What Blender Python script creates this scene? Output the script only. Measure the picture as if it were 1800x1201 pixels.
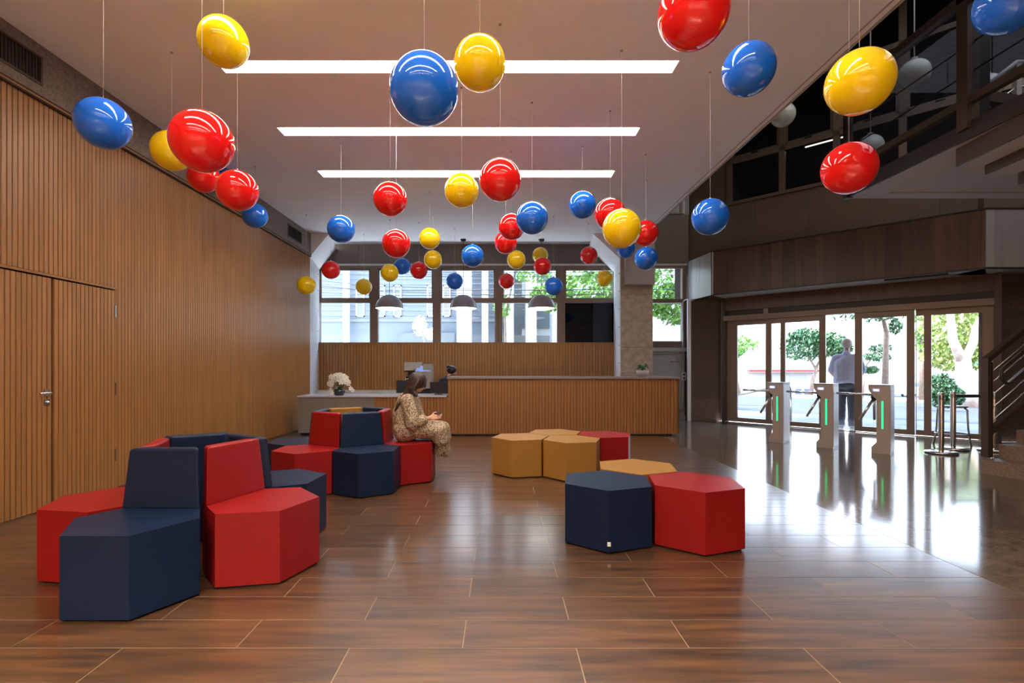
import bpy, bmesh, math, random
from mathutils import Vector, Matrix, noise
PI = math.pi
random.seed(7)
S = bpy.context.scene
C = S.collection
for o in list(bpy.data.objects):
    bpy.data.objects.remove(o)

# ------------------------------------------------------------------ camera
cam_d = bpy.data.cameras.new('camera')
cam_d.sensor_width = 36.0
cam_d.lens = 18.0
cam_d.shift_x = 20 / 1800
cam_d.shift_y = 43.5 / 1800
cam_d.clip_end = 400
cam = bpy.data.objects.new('camera', cam_d)
cam.location = (0, 0, 1.33)
cam.rotation_euler = (PI / 2, 0, 0)
C.objects.link(cam)
S.camera = cam
S.view_settings.view_transform = 'Standard'
S.view_settings.look = 'None'
S.view_settings.gamma = 1
S.view_settings.exposure = 1.75
S.view_settings.use_curve_mapping = False

# ------------------------------------------------------------------ world, sun, lights
SKY = 3.5
SUN = 6.0
STRIP = 7.2
w = bpy.data.worlds.new('sky')
S.world = w
w.use_nodes = True
nt = w.node_tree
bg = nt.nodes['Background']
tc = nt.nodes.new('ShaderNodeTexCoord')
sep = nt.nodes.new('ShaderNodeSeparateXYZ')
rmp = nt.nodes.new('ShaderNodeValToRGB')
rmp.color_ramp.elements[0].position = 0.0
rmp.color_ramp.elements[0].color = (0.93, 0.96, 1.0, 1)
rmp.color_ramp.elements[1].position = 0.7
rmp.color_ramp.elements[1].color = (0.45, 0.65, 1.0, 1)
nt.links.new(tc.outputs['Generated'], sep.inputs[0])
nt.links.new(sep.outputs['Z'], rmp.inputs[0])
nt.links.new(rmp.outputs[0], bg.inputs[0])
bg.inputs[1].default_value = SKY


def light(name, kind, loc, energy, color=(1, 1, 1), rot=(0, 0, 0), **kw):
    d = bpy.data.lights.new(name, kind)
    d.energy = energy
    d.color = color
    for k, v in kw.items():
        setattr(d, k, v)
    o = bpy.data.objects.new(name, d)
    o.location = loc
    o.rotation_euler = rot
    C.objects.link(o)
    return o


sun = light('sun', 'SUN', (0, 0, 30), SUN, (1.0, 0.95, 0.86), angle=math.radians(0.6))
sun.rotation_euler = Vector((0.45, 0.10, -0.88)).to_track_quat('-Z', 'Y').to_euler()

light('atrium_fill', 'AREA', (7.2, 3.5, 8.5), 85, (0.95, 0.92, 0.90), shape='RECTANGLE', size=6.0, size_y=9.0)  # fill light added to brighten the upper granite wall of the atrium

# ------------------------------------------------------------------ materials
MATS = {}


def mat(name, col, rough=0.5, metal=0.0, spec=0.5, emit=None, estr=0.0, coat=0.0, trans=0.0, noise_amt=0.0,
        noise_scale=8.0, bump=0.0, bump_scale=60.0, stretch=(1, 1, 1), col2=None, rnd=0.0, sheen=0.0, coords='Object', coat_rough=0.03):
    if name in MATS:
        return MATS[name]
    m = bpy.data.materials.new(name)
    m.use_nodes = True
    n = m.node_tree.nodes
    l = m.node_tree.links
    b = n['Principled BSDF']
    b.inputs['Base Color'].default_value = (*col, 1)
    b.inputs['Roughness'].default_value = rough
    b.inputs['Metallic'].default_value = metal
    b.inputs['Specular IOR Level'].default_value = spec
    b.inputs['Coat Weight'].default_value = coat
    b.inputs['Coat Roughness'].default_value = coat_rough
    b.inputs['Sheen Weight'].default_value = sheen
    if emit:
        b.inputs['Emission Color'].default_value = (*emit, 1)
        b.inputs['Emission Strength'].default_value = estr
    if noise_amt or bump or rnd:
        tcn = n.new('ShaderNodeTexCoord')
        mp = n.new('ShaderNodeMapping')
        mp.inputs['Scale'].default_value = stretch
        l.new(tcn.outputs[coords], mp.inputs[0])
        src = mp.outputs[0]
        if rnd:
            oi = n.new('ShaderNodeObjectInfo')
            ad = n.new('ShaderNodeVectorMath')
            ad.operation = 'ADD'
            sc = n.new('ShaderNodeVectorMath')
            sc.operation = 'SCALE'
            sc.inputs[0].default_value = (37.1, 91.7, 53.3)
            l.new(oi.outputs['Random'], sc.inputs['Scale'])
            l.new(src, ad.inputs[0])
            l.new(sc.outputs[0], ad.inputs[1])
            src = ad.outputs[0]
        nz = n.new('ShaderNodeTexNoise')
        nz.inputs['Scale'].default_value = noise_scale
        nz.inputs['Detail'].default_value = 6
        nz.inputs['Roughness'].default_value = 0.6
        l.new(src, nz.inputs['Vector'])
        c2 = col2 if col2 else tuple(max(0, c * (1 - noise_amt)) for c in col)
        mx = n.new('ShaderNodeMix')
        mx.data_type = 'RGBA'
        mx.inputs[6].default_value = (*col, 1)
        mx.inputs[7].default_value = (*c2, 1)
        rp = n.new('ShaderNodeValToRGB')
        rp.color_ramp.elements[0].position = 0.35
        rp.color_ramp.elements[1].position = 0.68
        l.new(nz.outputs['Fac'], rp.inputs[0])
        l.new(rp.outputs[0], mx.inputs[0])
        outc = mx.outputs[2]
        if rnd:
            hs = n.new('ShaderNodeHueSaturation')
            mr = n.new('ShaderNodeMapRange')
            mr.inputs[3].default_value = 1 - rnd
            mr.inputs[4].default_value = 1 + rnd
            l.new(oi.outputs['Random'], mr.inputs[0])
            l.new(mr.outputs[0], hs.inputs['Value'])
            l.new(outc, hs.inputs['Color'])
            outc = hs.outputs[0]
        l.new(outc, b.inputs['Base Color'])
        if bump:
            nb = n.new('ShaderNodeTexNoise')
            nb.inputs['Scale'].default_value = bump_scale
            nb.inputs['Detail'].default_value = 4
            l.new(src, nb.inputs['Vector'])
            bp = n.new('ShaderNodeBump')
            bp.inputs['Strength'].default_value = bump
            bp.inputs['Distance'].default_value = 0.004
            l.new(nb.outputs['Fac'], bp.inputs['Height'])
            l.new(bp.outputs[0], b.inputs['Normal'])
    MATS[name] = m
    return m


def glass_mat(name, tint=(0.93, 0.96, 0.97), refl=1.0):
    m = bpy.data.materials.new(name)
    m.use_nodes = True
    n = m.node_tree.nodes
    l = m.node_tree.links
    n.remove(n['Principled BSDF'])
    out = n['Material Output']
    tr = n.new('ShaderNodeBsdfTransparent')
    tr.inputs[0].default_value = (*tint, 1)
    gl = n.new('ShaderNodeBsdfGlossy')
    gl.inputs['Roughness'].default_value = 0.01
    fr = n.new('ShaderNodeFresnel')
    fr.inputs[0].default_value = 1.45
    mx = n.new('ShaderNodeMixShader')
    ge = n.new('ShaderNodeNewGeometry')      # thin pane: reflect once, on the outer face only
    sb = n.new('ShaderNodeMath')
    sb.operation = 'SUBTRACT'
    sb.inputs[0].default_value = 1.0
    l.new(ge.outputs['Backfacing'], sb.inputs[1])
    mu = n.new('ShaderNodeMath')
    mu.operation = 'MULTIPLY'
    l.new(fr.outputs[0], mu.inputs[0])
    l.new(sb.outputs[0], mu.inputs[1])
    l.new(mu.outputs[0], mx.inputs[0])
    l.new(tr.outputs[0], mx.inputs[1])
    l.new(gl.outputs[0], mx.inputs[2])
    l.new(mx.outputs[0], out.inputs[0])
    MATS[name] = m
    return m


M_slat = mat('oak_slat', (0.35, 0.160, 0.049), 0.34, noise_amt=0.25, noise_scale=3, stretch=(6, 6, 0.5), rnd=0.06, bump=0.1, bump_scale=30)
M_slatback = mat('slat_backing', (0.035, 0.018, 0.009), 0.7)
M_counter = mat('counter_slat', (0.33, 0.135, 0.038), 0.42, noise_amt=0.2, noise_scale=3, stretch=(6, 6, 0.5))
M_plank = mat('floor_plank_wood', (0.135, 0.062, 0.024), 0.36, noise_amt=0.6, col2=(0.036, 0.020, 0.012), noise_scale=2.0, stretch=(0.8, 9.0, 1),
              rnd=0.13, bump=0.05, bump_scale=10, spec=0.5, coat=0.75, coat_rough=0.15)
M_grout = mat('floor_grout', (0.26, 0.19, 0.12), 0.7)
M_granitefl = mat('floor_granite', (0.17, 0.125, 0.092), 0.10, noise_amt=0.3, col2=(0.095, 0.068, 0.05), noise_scale=9, rnd=0.12, spec=0.24)
M_granite = mat('brown_granite', (0.165, 0.12, 0.085), 0.38, noise_amt=0.4, col2=(0.12, 0.088, 0.062), noise_scale=34, rnd=0.10, bump=0.15, bump_scale=90)
M_granitedk = mat('dark_red_granite', (0.16, 0.11, 0.09), 0.22, noise_amt=0.4, col2=(0.09, 0.06, 0.05), noise_scale=45, rnd=0.16)
M_graniteband = mat('band_granite', (0.24, 0.19, 0.15), 0.5, noise_amt=0.4, col2=(0.11, 0.085, 0.065), noise_scale=42, rnd=0.08, bump=0.15)
M_ceil = mat('ceiling_paint', (0.86, 0.87, 0.90), 0.75, noise_amt=0.05, noise_scale=1.5)
M_ceildark = mat('atrium_ceiling', (0.12, 0.10, 0.09), 0.8)
M_white = mat('white_paint', (0.75, 0.75, 0.77), 0.5)
M_offwhite = mat('offwhite_soffit', (0.52, 0.49, 0.47), 0.6)
M_grey = mat('grey_paint', (0.42, 0.42, 0.41), 0.5)
M_duct = mat('grey_enclosure', (0.36, 0.335, 0.31), 0.45)
M_trav = mat('bush_hammered_concrete', (0.42, 0.35, 0.29), 0.75, noise_amt=0.35, col2=(0.28, 0.22, 0.175), noise_scale=7, bump=0.6, bump_scale=25)
M_pierw = mat('pale_concrete', (0.62, 0.60, 0.60), 0.7, noise_amt=0.15, noise_scale=5, bump=0.4, bump_scale=18)
M_bronze = mat('bronze_frame', (0.19, 0.135, 0.10), 0.36, metal=0.2)
M_bronzeL = mat('door_bronze', (0.24, 0.175, 0.13), 0.34, metal=0.2)
M_dark = mat('dark_steel', (0.035, 0.028, 0.024), 0.4, metal=0.3)
M_darkbr = mat('dark_brown_steel', (0.075, 0.052, 0.038), 0.4, metal=0.2)
M_black = mat('black_plastic', (0.012, 0.012, 0.014), 0.35)
M_steel = mat('brushed_steel', (0.55, 0.53, 0.51), 0.26, metal=1.0, noise_amt=0.1, noise_scale=20)
M_chrome = mat('chrome', (0.78, 0.77, 0.76), 0.12, metal=1.0)
M_steelbr = mat('turnstile_steel', (0.47, 0.42, 0.38), 0.36, metal=0.3)
M_board = mat('fascia_board', (0.092, 0.048, 0.028), 0.36, noise_amt=0.4, noise_scale=2, stretch=(9, 9, 0.6), rnd=0.35)
M_boardL = mat('fascia_return', (0.50, 0.48, 0.47), 0.3, metal=0.4, noise_amt=0.15, noise_scale=2, stretch=(9, 9, 0.5), rnd=0.12)  # white sheen of the panels put into the lighter base colour
M_red = mat('red_vinyl', (0.29, 0.008, 0.008), 0.40, bump=0.05, bump_scale=500, noise_amt=0.04, spec=0.3)
M_blue = mat('navy_vinyl', (0.005, 0.0165, 0.048), 0.40, bump=0.05, bump_scale=500, noise_amt=0.04, spec=0.3)
M_yel = mat('mustard_vinyl', (0.36, 0.175, 0.034), 0.42, bump=0.05, bump_scale=500, noise_amt=0.04, spec=0.3)
M_bred = mat('ball_red', (0.85, 0.010, 0.010), 0.08, coat=0.4)
M_bblue = mat('ball_blue', (0.010, 0.15, 0.75), 0.08, coat=0.4)
M_byel = mat('ball_yellow', (0.97, 0.66, 0.004), 0.08, coat=0.4)
M_cord = mat('cord', (0.75, 0.70, 0.66), 0.5)
M_glow = mat('lamp_diffuser', (1, 1, 1), 0.5, emit=(1.0, 0.90, 0.78), estr=STRIP)
M_bulb = mat('spot_diffuser', (1, 1, 1), 0.5, emit=(1.0, 0.78, 0.55), estr=60)
M_pend = mat('pendant_shade', (0.22, 0.20, 0.22), 0.33)
M_pendin = mat('pendant_inner', (0.9, 0.9, 0.9), 0.5, emit=(0.93, 0.97, 1.0), estr=2.2)
M_globe = mat('opal_globe', (0.62, 0.66, 0.60), 0.25)
M_top = mat('worktop', (0.52, 0.50, 0.55), 0.3)
M_topdk = mat('counter_top_mauve', (0.26, 0.19, 0.19), 0.3)
M_cab = mat('taupe_laminate', (0.20, 0.175, 0.15), 0.45)
M_skin = mat('skin', (0.62, 0.33, 0.22), 0.5)
M_skin2 = mat('skin_tan', (0.42, 0.22, 0.14), 0.5)
M_hair = mat('dark_hair', (0.045, 0.022, 0.016), 0.4, noise_amt=0.4, noise_scale=30, stretch=(6, 6, 0.5), bump=0.5, bump_scale=40)
M_hairb = mat('black_hair', (0.010, 0.009, 0.010), 0.4)
M_hairg = mat('glare_hair', (0.45, 0.43, 0.41), 0.6)  # glare washing out the man's head put into a pale hair colour
M_navy = mat('navy_cloth', (0.012, 0.014, 0.024), 0.8)
M_jeans = mat('dark_jeans', (0.055, 0.065, 0.10), 0.85, noise_amt=0.3, noise_scale=14)
M_shirt = mat('pale_blue_shirt', (0.40, 0.46, 0.66), 0.8)
M_leaf = mat('leaf_green', (0.05, 0.16, 0.03), 0.5, noise_amt=0.5, noise_scale=3)
M_leafb = mat('leaf_bright', (0.20, 0.40, 0.06), 0.55, noise_amt=0.45, noise_scale=1.2)
M_leafd = mat('leaf_deep', (0.045, 0.125, 0.04), 0.55, noise_amt=0.5, noise_scale=1.5)
M_leafy = mat('leaf_backlit', (0.42, 0.50, 0.12), 0.55, noise_amt=0.45, noise_scale=1.2)  # light shining through the foliage put into the leaf colour
M_petal = mat('white_petal', (0.88, 0.86, 0.80), 0.5)
M_pollen = mat('flower_heart', (0.75, 0.45, 0.06), 0.6)
M_bark = mat('bark', (0.30, 0.20, 0.15), 0.9, noise_amt=0.4, noise_scale=6)
M_barkw = mat('sunlit_bark', (0.72, 0.58, 0.48), 0.9, noise_amt=0.45, col2=(0.38, 0.24, 0.17), noise_scale=1.6)  # sunlight on the big trunk put into the bark colour
M_asph = mat('asphalt', (0.045, 0.045, 0.05), 0.8, noise_amt=0.25, noise_scale=0.6)
M_walk = mat('pavement', (0.30, 0.27, 0.235), 0.85, noise_amt=0.45, noise_scale=1.2, bump=0.5, bump_scale=6)
M_house = mat('house_wall', (0.16, 0.178, 0.20), 0.8)
M_houseg = mat('house_wall_grey', (0.13, 0.145, 0.15), 0.8)
M_bldw = mat('white_building', (0.55, 0.54, 0.52), 0.8)
M_redband = mat('red_canopy', (0.55, 0.04, 0.03), 0.6)
M_win = mat('house_glass', (0.16, 0.19, 0.23), 0.15)
M_car = mat('silver_car', (0.55, 0.58, 0.62), 0.3, metal=0.5)
M_green = mat('led_green', (0.05, 0.8, 0.4), 0.4, emit=(0.0, 0.75, 0.22), estr=0.6)
M_disp = mat('blue_display', (0.3, 0.4, 0.9), 0.4, emit=(0.35, 0.45, 1.0), estr=0.4)
M_dispw = mat('display_mark', (1, 1, 1), 0.4, emit=(0.9, 0.95, 1.0), estr=0.6)
M_tube = mat('fluorescent', (1, 1, 1), 0.4, emit=(1.0, 0.85, 0.6), estr=1.0)
M_tag = mat('white_tag', (0.8, 0.8, 0.8), 0.6)
M_step = mat('granite_step', (0.27, 0.18, 0.13), 0.45, noise_amt=0.5, noise_scale=45)
M_glass = glass_mat('clear_glass', (0.86, 0.90, 0.93))
M_glassd = glass_mat('tinted_glass', (0.72, 0.75, 0.82))
M_darkpane = mat('dark_pane', (0.004, 0.005, 0.008), 0.03, spec=0.35)

# leopard-like print
M_leo = bpy.data.materials.new('spotted_dress')
M_leo.use_nodes = True
_n, _l = M_leo.node_tree.nodes, M_leo.node_tree.links
_b = _n['Principled BSDF']
_b.inputs['Roughness'].default_value = 0.7
_t = _n.new('ShaderNodeTexCoord')
_v = _n.new('ShaderNodeTexVoronoi')
_v.inputs['Scale'].default_value = 80
_nz = _n.new('ShaderNodeTexNoise')
_nz.inputs['Scale'].default_value = 30
_mv = _n.new('ShaderNodeMix')
_mv.data_type = 'RGBA'
_mv.inputs[0].default_value = 0.05
_l.new(_t.outputs['Object'], _mv.inputs[6])
_l.new(_nz.outputs['Color'], _mv.inputs[7])
_l.new(_t.outputs['Object'], _nz.inputs['Vector'])
_l.new(_mv.outputs[2], _v.inputs['Vector'])
_r = _n.new('ShaderNodeValToRGB')
_r.color_ramp.interpolation = 'LINEAR'
e = _r.color_ramp.elements
e[0].position = 0.0
e[0].color = (0.20, 0.11, 0.055, 1)
e[1].position = 0.30
e[1].color = (0.05, 0.03, 0.022, 1)
x_ = e.new(0.40)
x_.color = (0.06, 0.035, 0.025, 1)
x_ = e.new(0.50)
x_.color = (0.50, 0.38, 0.25, 1)
_l.new(_v.outputs['Distance'], _r.inputs[0])
_l.new(_r.outputs[0], _b.inputs['Base Color'])


# ------------------------------------------------------------------ helpers
class MB:
    """collects shapes in one bmesh"""

    def __init__(s):
        s.b = bmesh.new()

    def _add(s, verts, faces, smooth=False):
        vs = [s.b.verts.new(v) for v in verts]
        for f in faces:
            try:
                q = s.b.faces.new([vs[i] for i in f])
                q.smooth = smooth
            except ValueError:
                pass
        return vs

    def box(s, x0, x1, y0, y1, z0, z1):
        v = [(x0, y0, z0), (x1, y0, z0), (x1, y1, z0), (x0, y1, z0), (x0, y0, z1), (x1, y0, z1), (x1, y1, z1), (x0, y1, z1)]
        s._add(v, [(3, 2, 1, 0), (4, 5, 6, 7), (0, 1, 5, 4), (1, 2, 6, 5), (2, 3, 7, 6), (3, 0, 4, 7)])
        return s

    def prism(s, pts, z0, z1, axis='z'):
        """extrude a polygon. axis z: pts=(x,y); axis y: pts=(x,z) extruded in y; axis x: pts=(y,z) extruded in x"""
        def P(p, t):
            if axis == 'z':
                return (p[0], p[1], t)
            if axis == 'y':
                return (p[0], t, p[1])
            return (t, p[0], p[1])
        n = len(pts)
        v = [P(p, z0) for p in pts] + [P(p, z1) for p in pts]
        f = [tuple(range(n)), tuple(range(2 * n - 1, n - 1, -1))] + [(i, i + n, (i + 1) % n + n, (i + 1) % n) for i in range(n)]
        s._add(v, f)
        return s

    def hull(s, v, faces):
        s._add(v, faces)
        return s

    def tube(s, pts, r, seg=10, cap=True, r2=None):
        pts = [Vector(p) for p in pts]
        n = len(pts)
        rings = []
        up = None
        for i, p in enumerate(pts):
            if i == 0:
                d = pts[1] - pts[0]
            elif i == n - 1:
                d = pts[-1] - pts[-2]
            else:
                d = (pts[i + 1] - p).normalized() + (p - pts[i - 1]).normalized()
            d.normalize()
            if up is None:
                a = Vector((0, 0, 1)) if abs(d.z) < 0.9 else Vector((1, 0, 0))
                up = (a - d * a.dot(d)).normalized()
            else:
                up = (up - d * up.dot(d)).normalized()
            sd = d.cross(up)
            rr = r if r2 is None else r + (r2 - r) * i / (n - 1)
            if isinstance(r, (list, tuple)):
                rr = r[i]
            rings.append([s.b.verts.new(p + (up * math.cos(2 * PI * k / seg) + sd * math.sin(2 * PI * k / seg)) * rr) for k in range(seg)])
        for a, b in zip(rings, rings[1:]):
            for k in range(seg):
                f = s.b.faces.new((a[k], a[(k + 1) % seg], b[(k + 1) % seg], b[k]))
                f.smooth = True
        if cap:
            s.b.faces.new(rings[0][::-1])
            s.b.faces.new(rings[-1])
        return s

    def lathe(s, prof, c=(0, 0, 0), seg=32, smooth=True, close=False):
        rings = []
        for r, z in prof:
            if r < 1e-6:
                rings.append([s.b.verts.new((c[0], c[1], c[2] + z))])
            else:
                rings.append([s.b.verts.new((c[0] + r * math.cos(2 * PI * k / seg), c[1] + r * math.sin(2 * PI * k / seg), c[2] + z)) for k in range(seg)])
        for a, b in zip(rings, rings[1:]):
            for k in range(seg):
                q = []
                for ring, idx in ((a, k), (a, k + 1), (b, k + 1), (b, k)):
                    v = ring[idx % len(ring)] if len(ring) > 1 else ring[0]
                    if v not in q:
                        q.append(v)
                if len(q) > 2:
                    f = s.b.faces.new(q)
                    f.smooth = smooth
        return s

    def ball(s, c, r, seg=20, rings=12, sc=(1, 1, 1), rot=None):
        m = Matrix.Translation(c)
        if rot is not None:
            m = m @ rot.to_4x4()
        m = m @ Matrix.Diagonal((r * sc[0], r * sc[1], r * sc[2], 1))
        ret = bmesh.ops.create_uvsphere(s.b, u_segments=seg, v_segments=rings, radius=1, matrix=m)
        for v in ret['verts']:
            for f in v.link_faces:
                f.smooth = True
        return s

    def capsule(s, a, b, ra, rb, seg=12):
        a, b = Vector(a), Vector(b)
        s.ball(a, ra, seg, 8)
        s.ball(b, rb, seg, 8)
        s.tube([a, b], [ra, rb], seg)
        return s

    def bevel(s, wd, segs=2, ang=0.6):
        ed = [e for e in s.b.edges if len(e.link_faces) == 2 and e.calc_face_angle(0) > ang]
        bmesh.ops.bevel(s.b, geom=ed, offset=wd, segments=segs, profile=0.5, affect='EDGES', clamp_overlap=True)
        return s

    def mesh(s, name, m, fix=True):
        if fix:
            bmesh.ops.recalc_face_normals(s.b, faces=s.b.faces)
        me = bpy.data.meshes.new(name)
        s.b.to_mesh(me)
        s.b.free()
        for q in (m if isinstance(m, (list, tuple)) else [m]):
            me.materials.append(q)
        return me

    def build(s, name, m, parent=None, loc=None, rotz=0, kind=None, label=None):
        me = s.mesh(name, m)
        return link(name, me, parent, loc, rotz, kind, label)


def link(name, me, parent=None, loc=None, rotz=0, kind=None, label=None):
    o = bpy.data.objects.new(name, me)
    C.objects.link(o)
    if parent:
        o.parent = parent
    if loc:
        o.location = loc
    if rotz:
        o.rotation_euler = (0, 0, rotz)
    if kind:
        o['kind'] = kind
    if label:
        o['label'] = label
    return o


def tag(o, label, cat, group=None, kind=None):
    o['label'] = label
    o['category'] = cat
    if group:
        o['group'] = group
    if kind:
        o['kind'] = kind
    return o


def thing(name, label, cat, loc=(0, 0, 0), rotz=0, group=None):
    o = bpy.data.objects.new(name, None)
    C.objects.link(o)
    o.location = loc
    o.rotation_euler = (0, 0, rotz)
    return tag(o, label, cat, group)


def root(name, label=None, loc=(0, 0, 0), rotz=0):
    """an empty for a piece of the setting"""
    o = bpy.data.objects.new(name, None)
    C.objects.link(o)
    o.location = loc
    o.rotation_euler = (0, 0, rotz)
    o['kind'] = 'structure'
    if label:
        o['label'] = label
    return o


def copy_tree(o, parent=None):
    c = o.copy()
    C.objects.link(c)
    if parent:
        c.parent = parent
    for ch in list(o.children):
        copy_tree(ch, c)
    return c


def remesh(mb, voxel, name, m, smooth=3, disp=None):
    """union all shapes of a builder into one continuous skin"""
    me = mb.mesh(name + '_raw', m)
    o = bpy.data.objects.new(name + '_raw', me)
    C.objects.link(o)
    r = o.modifiers.new('r', 'REMESH')
    r.mode = 'VOXEL'
    r.voxel_size = voxel
    r.use_smooth_shade = True
    if smooth:
        q = o.modifiers.new('s', 'SMOOTH')
        q.iterations = smooth
        q.factor = 0.5
    dg = bpy.context.evaluated_depsgraph_get()
    out = bpy.data.meshes.new_from_object(o.evaluated_get(dg))
    bpy.data.objects.remove(o)
    out.name = name
    out.materials.clear()
    out.materials.append(m)
    if disp:
        nr = [v.normal.copy() for v in out.vertices]
        for v, n_ in zip(out.vertices, nr):
            v.co += n_ * disp(v.co)
    for p in out.polygons:
        p.use_smooth = True
    return out


# ================================================================== SETTING
LX = -4.195     # face of the slatted left wall
CZ = 4.25       # ceiling
BY = 12.90      # back wall
CX = 3.19       # right edge of the ceiling
FX = 3.03       # border plank floor / granite floor

# ---- floor
fl = root('floor', 'brown plank tiles on the left, polished granite on the right')
MB().box(-4.6, FX, -4, BY + .3, -0.10, -0.0012).build('floor_bed', M_grout, fl)
PL, PW = 1.07, 0.268
g = 0.005
pb = MB().box(g / 2, PL - g / 2, g / 2, PW - g / 2, -0.006, 0.0)
pmesh = pb.mesh('plank', M_plank)
rows0 = 2.417
cut = {}
n_pl = 0
for r in range(-4, 28):
    y = rows0 + r * PW
    off = -0.18 if r % 2 == 0 else 0.357
    x = off - 5 * PL
    while x < FX - 0.02:
        a, b = max(x, LX), min(x + PL, FX)
        if b - a > 0.03:
            if b - a > PL - 0.001:
                me, lx = pmesh, x
            else:
                key = (round(a, 3), round(b, 3))
                if key not in cut:
                    cut[key] = MB().box(g / 2, b - a - g / 2, g / 2, PW - g / 2, -0.006, 0.0).mesh('plank', M_plank)
                me, lx = cut[key], a
            link('plank', me, fl, (lx, y, 0))
            n_pl += 1
        x += PL
pf = MB()
for r in list(range(-24, -4)) + list(range(28, 40)):
    y = rows0 + r * PW
    if y + PW > BY:
        break
    off = -0.18 if r % 2 == 0 else 0.357
    x = off - 5 * PL
    while x < FX - 0.02:
        a, b = max(x, LX), min(x + PL, FX)
        if b - a > 0.03:
            pf.box(a + g / 2, b - g / 2, y + g / 2, y + PW - g / 2, -0.006, 0.0)
        x += PL
pf.build('plank_field', M_plank, fl, kind='stuff')
MB().prism([(FX, -4), (12, -4), (12, 9.0), (8.68, 8.95), (5.39, 12.25), (4.9, BY + .2), (FX, BY + .2)], -0.10, -0.001).build('granite_bed', M_grout, fl)
TS = 0.92


def clip_poly(poly, f):
    out = []
    for i in range(len(poly)):
        p, q = poly[i], poly[(i + 1) % len(poly)]
        fp, fq = f(p), f(q)
        if fp <= 0:
            out.append(p)
        if (fp < 0 < fq) or (fq < 0 < fp):
            t = fp / (fp - fq)
            out.append((p[0] + (q[0] - p[0]) * t, p[1] + (q[1] - p[1]) * t))
    return out


for i in range(9):
    for j in range(18):
        x0, y0 = FX + i * TS, -3.2 + j * TS
        p = [(x0 + .002, y0 + .002), (x0 + TS - .002, y0 + .002), (x0 + TS - .002, y0 + TS - .002), (x0 + .002, y0 + TS - .002)]
        p = clip_poly(p, lambda q: q[0] + q[1] - 17.68)
        p = clip_poly(p, lambda q: q[1] - (BY - .05)) if p else p
        if len(p) > 2 and not (x0 > 8.6 and y0 > 8.9):
            area = abs(sum(p[k][0] * p[(k + 1) % len(p)][1] - p[(k + 1) % len(p)][0] * p[k][1] for k in range(len(p)))) / 2
            if area > 0.01:
                MB().prism(p, -0.006, 0.0005).build('granite_tile', M_granitefl, fl)
MB().prism([(4.62, 12.80), (5.40, 12.17), (5.95, 11.60), (5.55, 11.35), (4.95, 12.05)], 0.0005, 0.003).build(
    'dark_inlay', mat('black_granite', (0.015, 0.016, 0.02), 0.08), fl, label='black granite wedge let into the floor by the entrance')

# ---- ceiling with light slots
ce = root('ceiling', 'flat painted ceiling with long recessed light slots')
SX0, SX1 = -2.74, 1.71
slots = [(7.64, 7.915), (6.257, 6.489), (4.885, 5.10), (3.50, 3.72), (2.12, 2.34), (0.74, 0.96), (-0.64, -0.42), (-2.0, -1.78)]
sl = sorted(slots)
cb = MB()
cb.box(-4.6, SX0, -4, 11.95, CZ, CZ + .35).box(SX1, CX, -4, 11.95, CZ, CZ + .35)
prev = -4
for a, b in sl:
    cb.box(SX0, SX1, prev, a, CZ, CZ + .35)
    prev = b
cb.box(SX0, SX1, prev, 11.95, CZ, CZ + .35)
cb.build('ceiling_slab', M_ceil, ce)
MB().box(-4.6, CX + .2, 11.95, BY + .2, 4.40, 4.6).build('ceiling_step', M_ceil, ce)
MB().box(CX, CX + .012, -4, 11.95, CZ - .02, CZ + .35).box(CX - .07, CX - .055, -4, 11.95, CZ - .004, CZ + .01).build('ceiling_edge_trim', M_duct, ce)

lnames = ['farthest long ceiling light strip, nearest the windows', 'middle long ceiling light strip of the three in view',
          'nearest long ceiling light strip in view, above the large blue ball']
for i, (a, b) in enumerate(slots):
    t = thing('ceiling_light', lnames[i] if i < 3 else 'long ceiling light strip above or behind the viewer, number %s back' % ['one', 'two', 'three', 'four', 'five'][i - 3],
              'light', ((SX0 + SX1) / 2, (a + b) / 2, CZ), 0, 'recessed ceiling strip lights')
    hx, hy = (SX1 - SX0) / 2, (b - a) / 2
    MB().box(-hx + .004, hx - .004, -hy + .004, hy - .004, .055, .07).build('diffuser', M_glow, t)
    f = MB()
    f.box(-hx + .001, hx - .001, -hy + .001, -hy + .006, 0.0, .08).box(-hx + .001, hx - .001, hy - .006, hy - .001, 0.0, .08)
    f.box(-hx + .001, -hx + .006, -hy, hy, 0, .08).box(hx - .006, hx - .001, -hy, hy, 0, .08)
    f.build('housing', M_white, t)

# warm downlights behind the viewer
for i, x in enumerate((-3.2, -1.6, 0.0, 1.6, 2.8)):
    t = thing('ceiling_spotlight', ['first', 'second', 'third', 'fourth', 'fifth'][i] + ' small warm spotlight from the left wall, behind the viewer', 'light',
              (x, -2.2, CZ), 0, 'warm spotlights')
    MB().lathe([(0, -.02), (.05, -.02), (.055, -.012), (.055, -.002)], seg=20).build('lens', M_bulb, t)
    MB().lathe([(.055, -.002), (.075, -.002), (.075, -.014), (.056, -.014)], seg=20).build('ring', M_white, t)
    light('spot_glow', 'SPOT', (x, -2.2, CZ - .05), 480, (1.0, 0.80, 0.60), rot=(math.radians(5), 0, 0), spot_size=1.9, spot_blend=0.8, shadow_soft_size=0.05).parent = None

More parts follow.
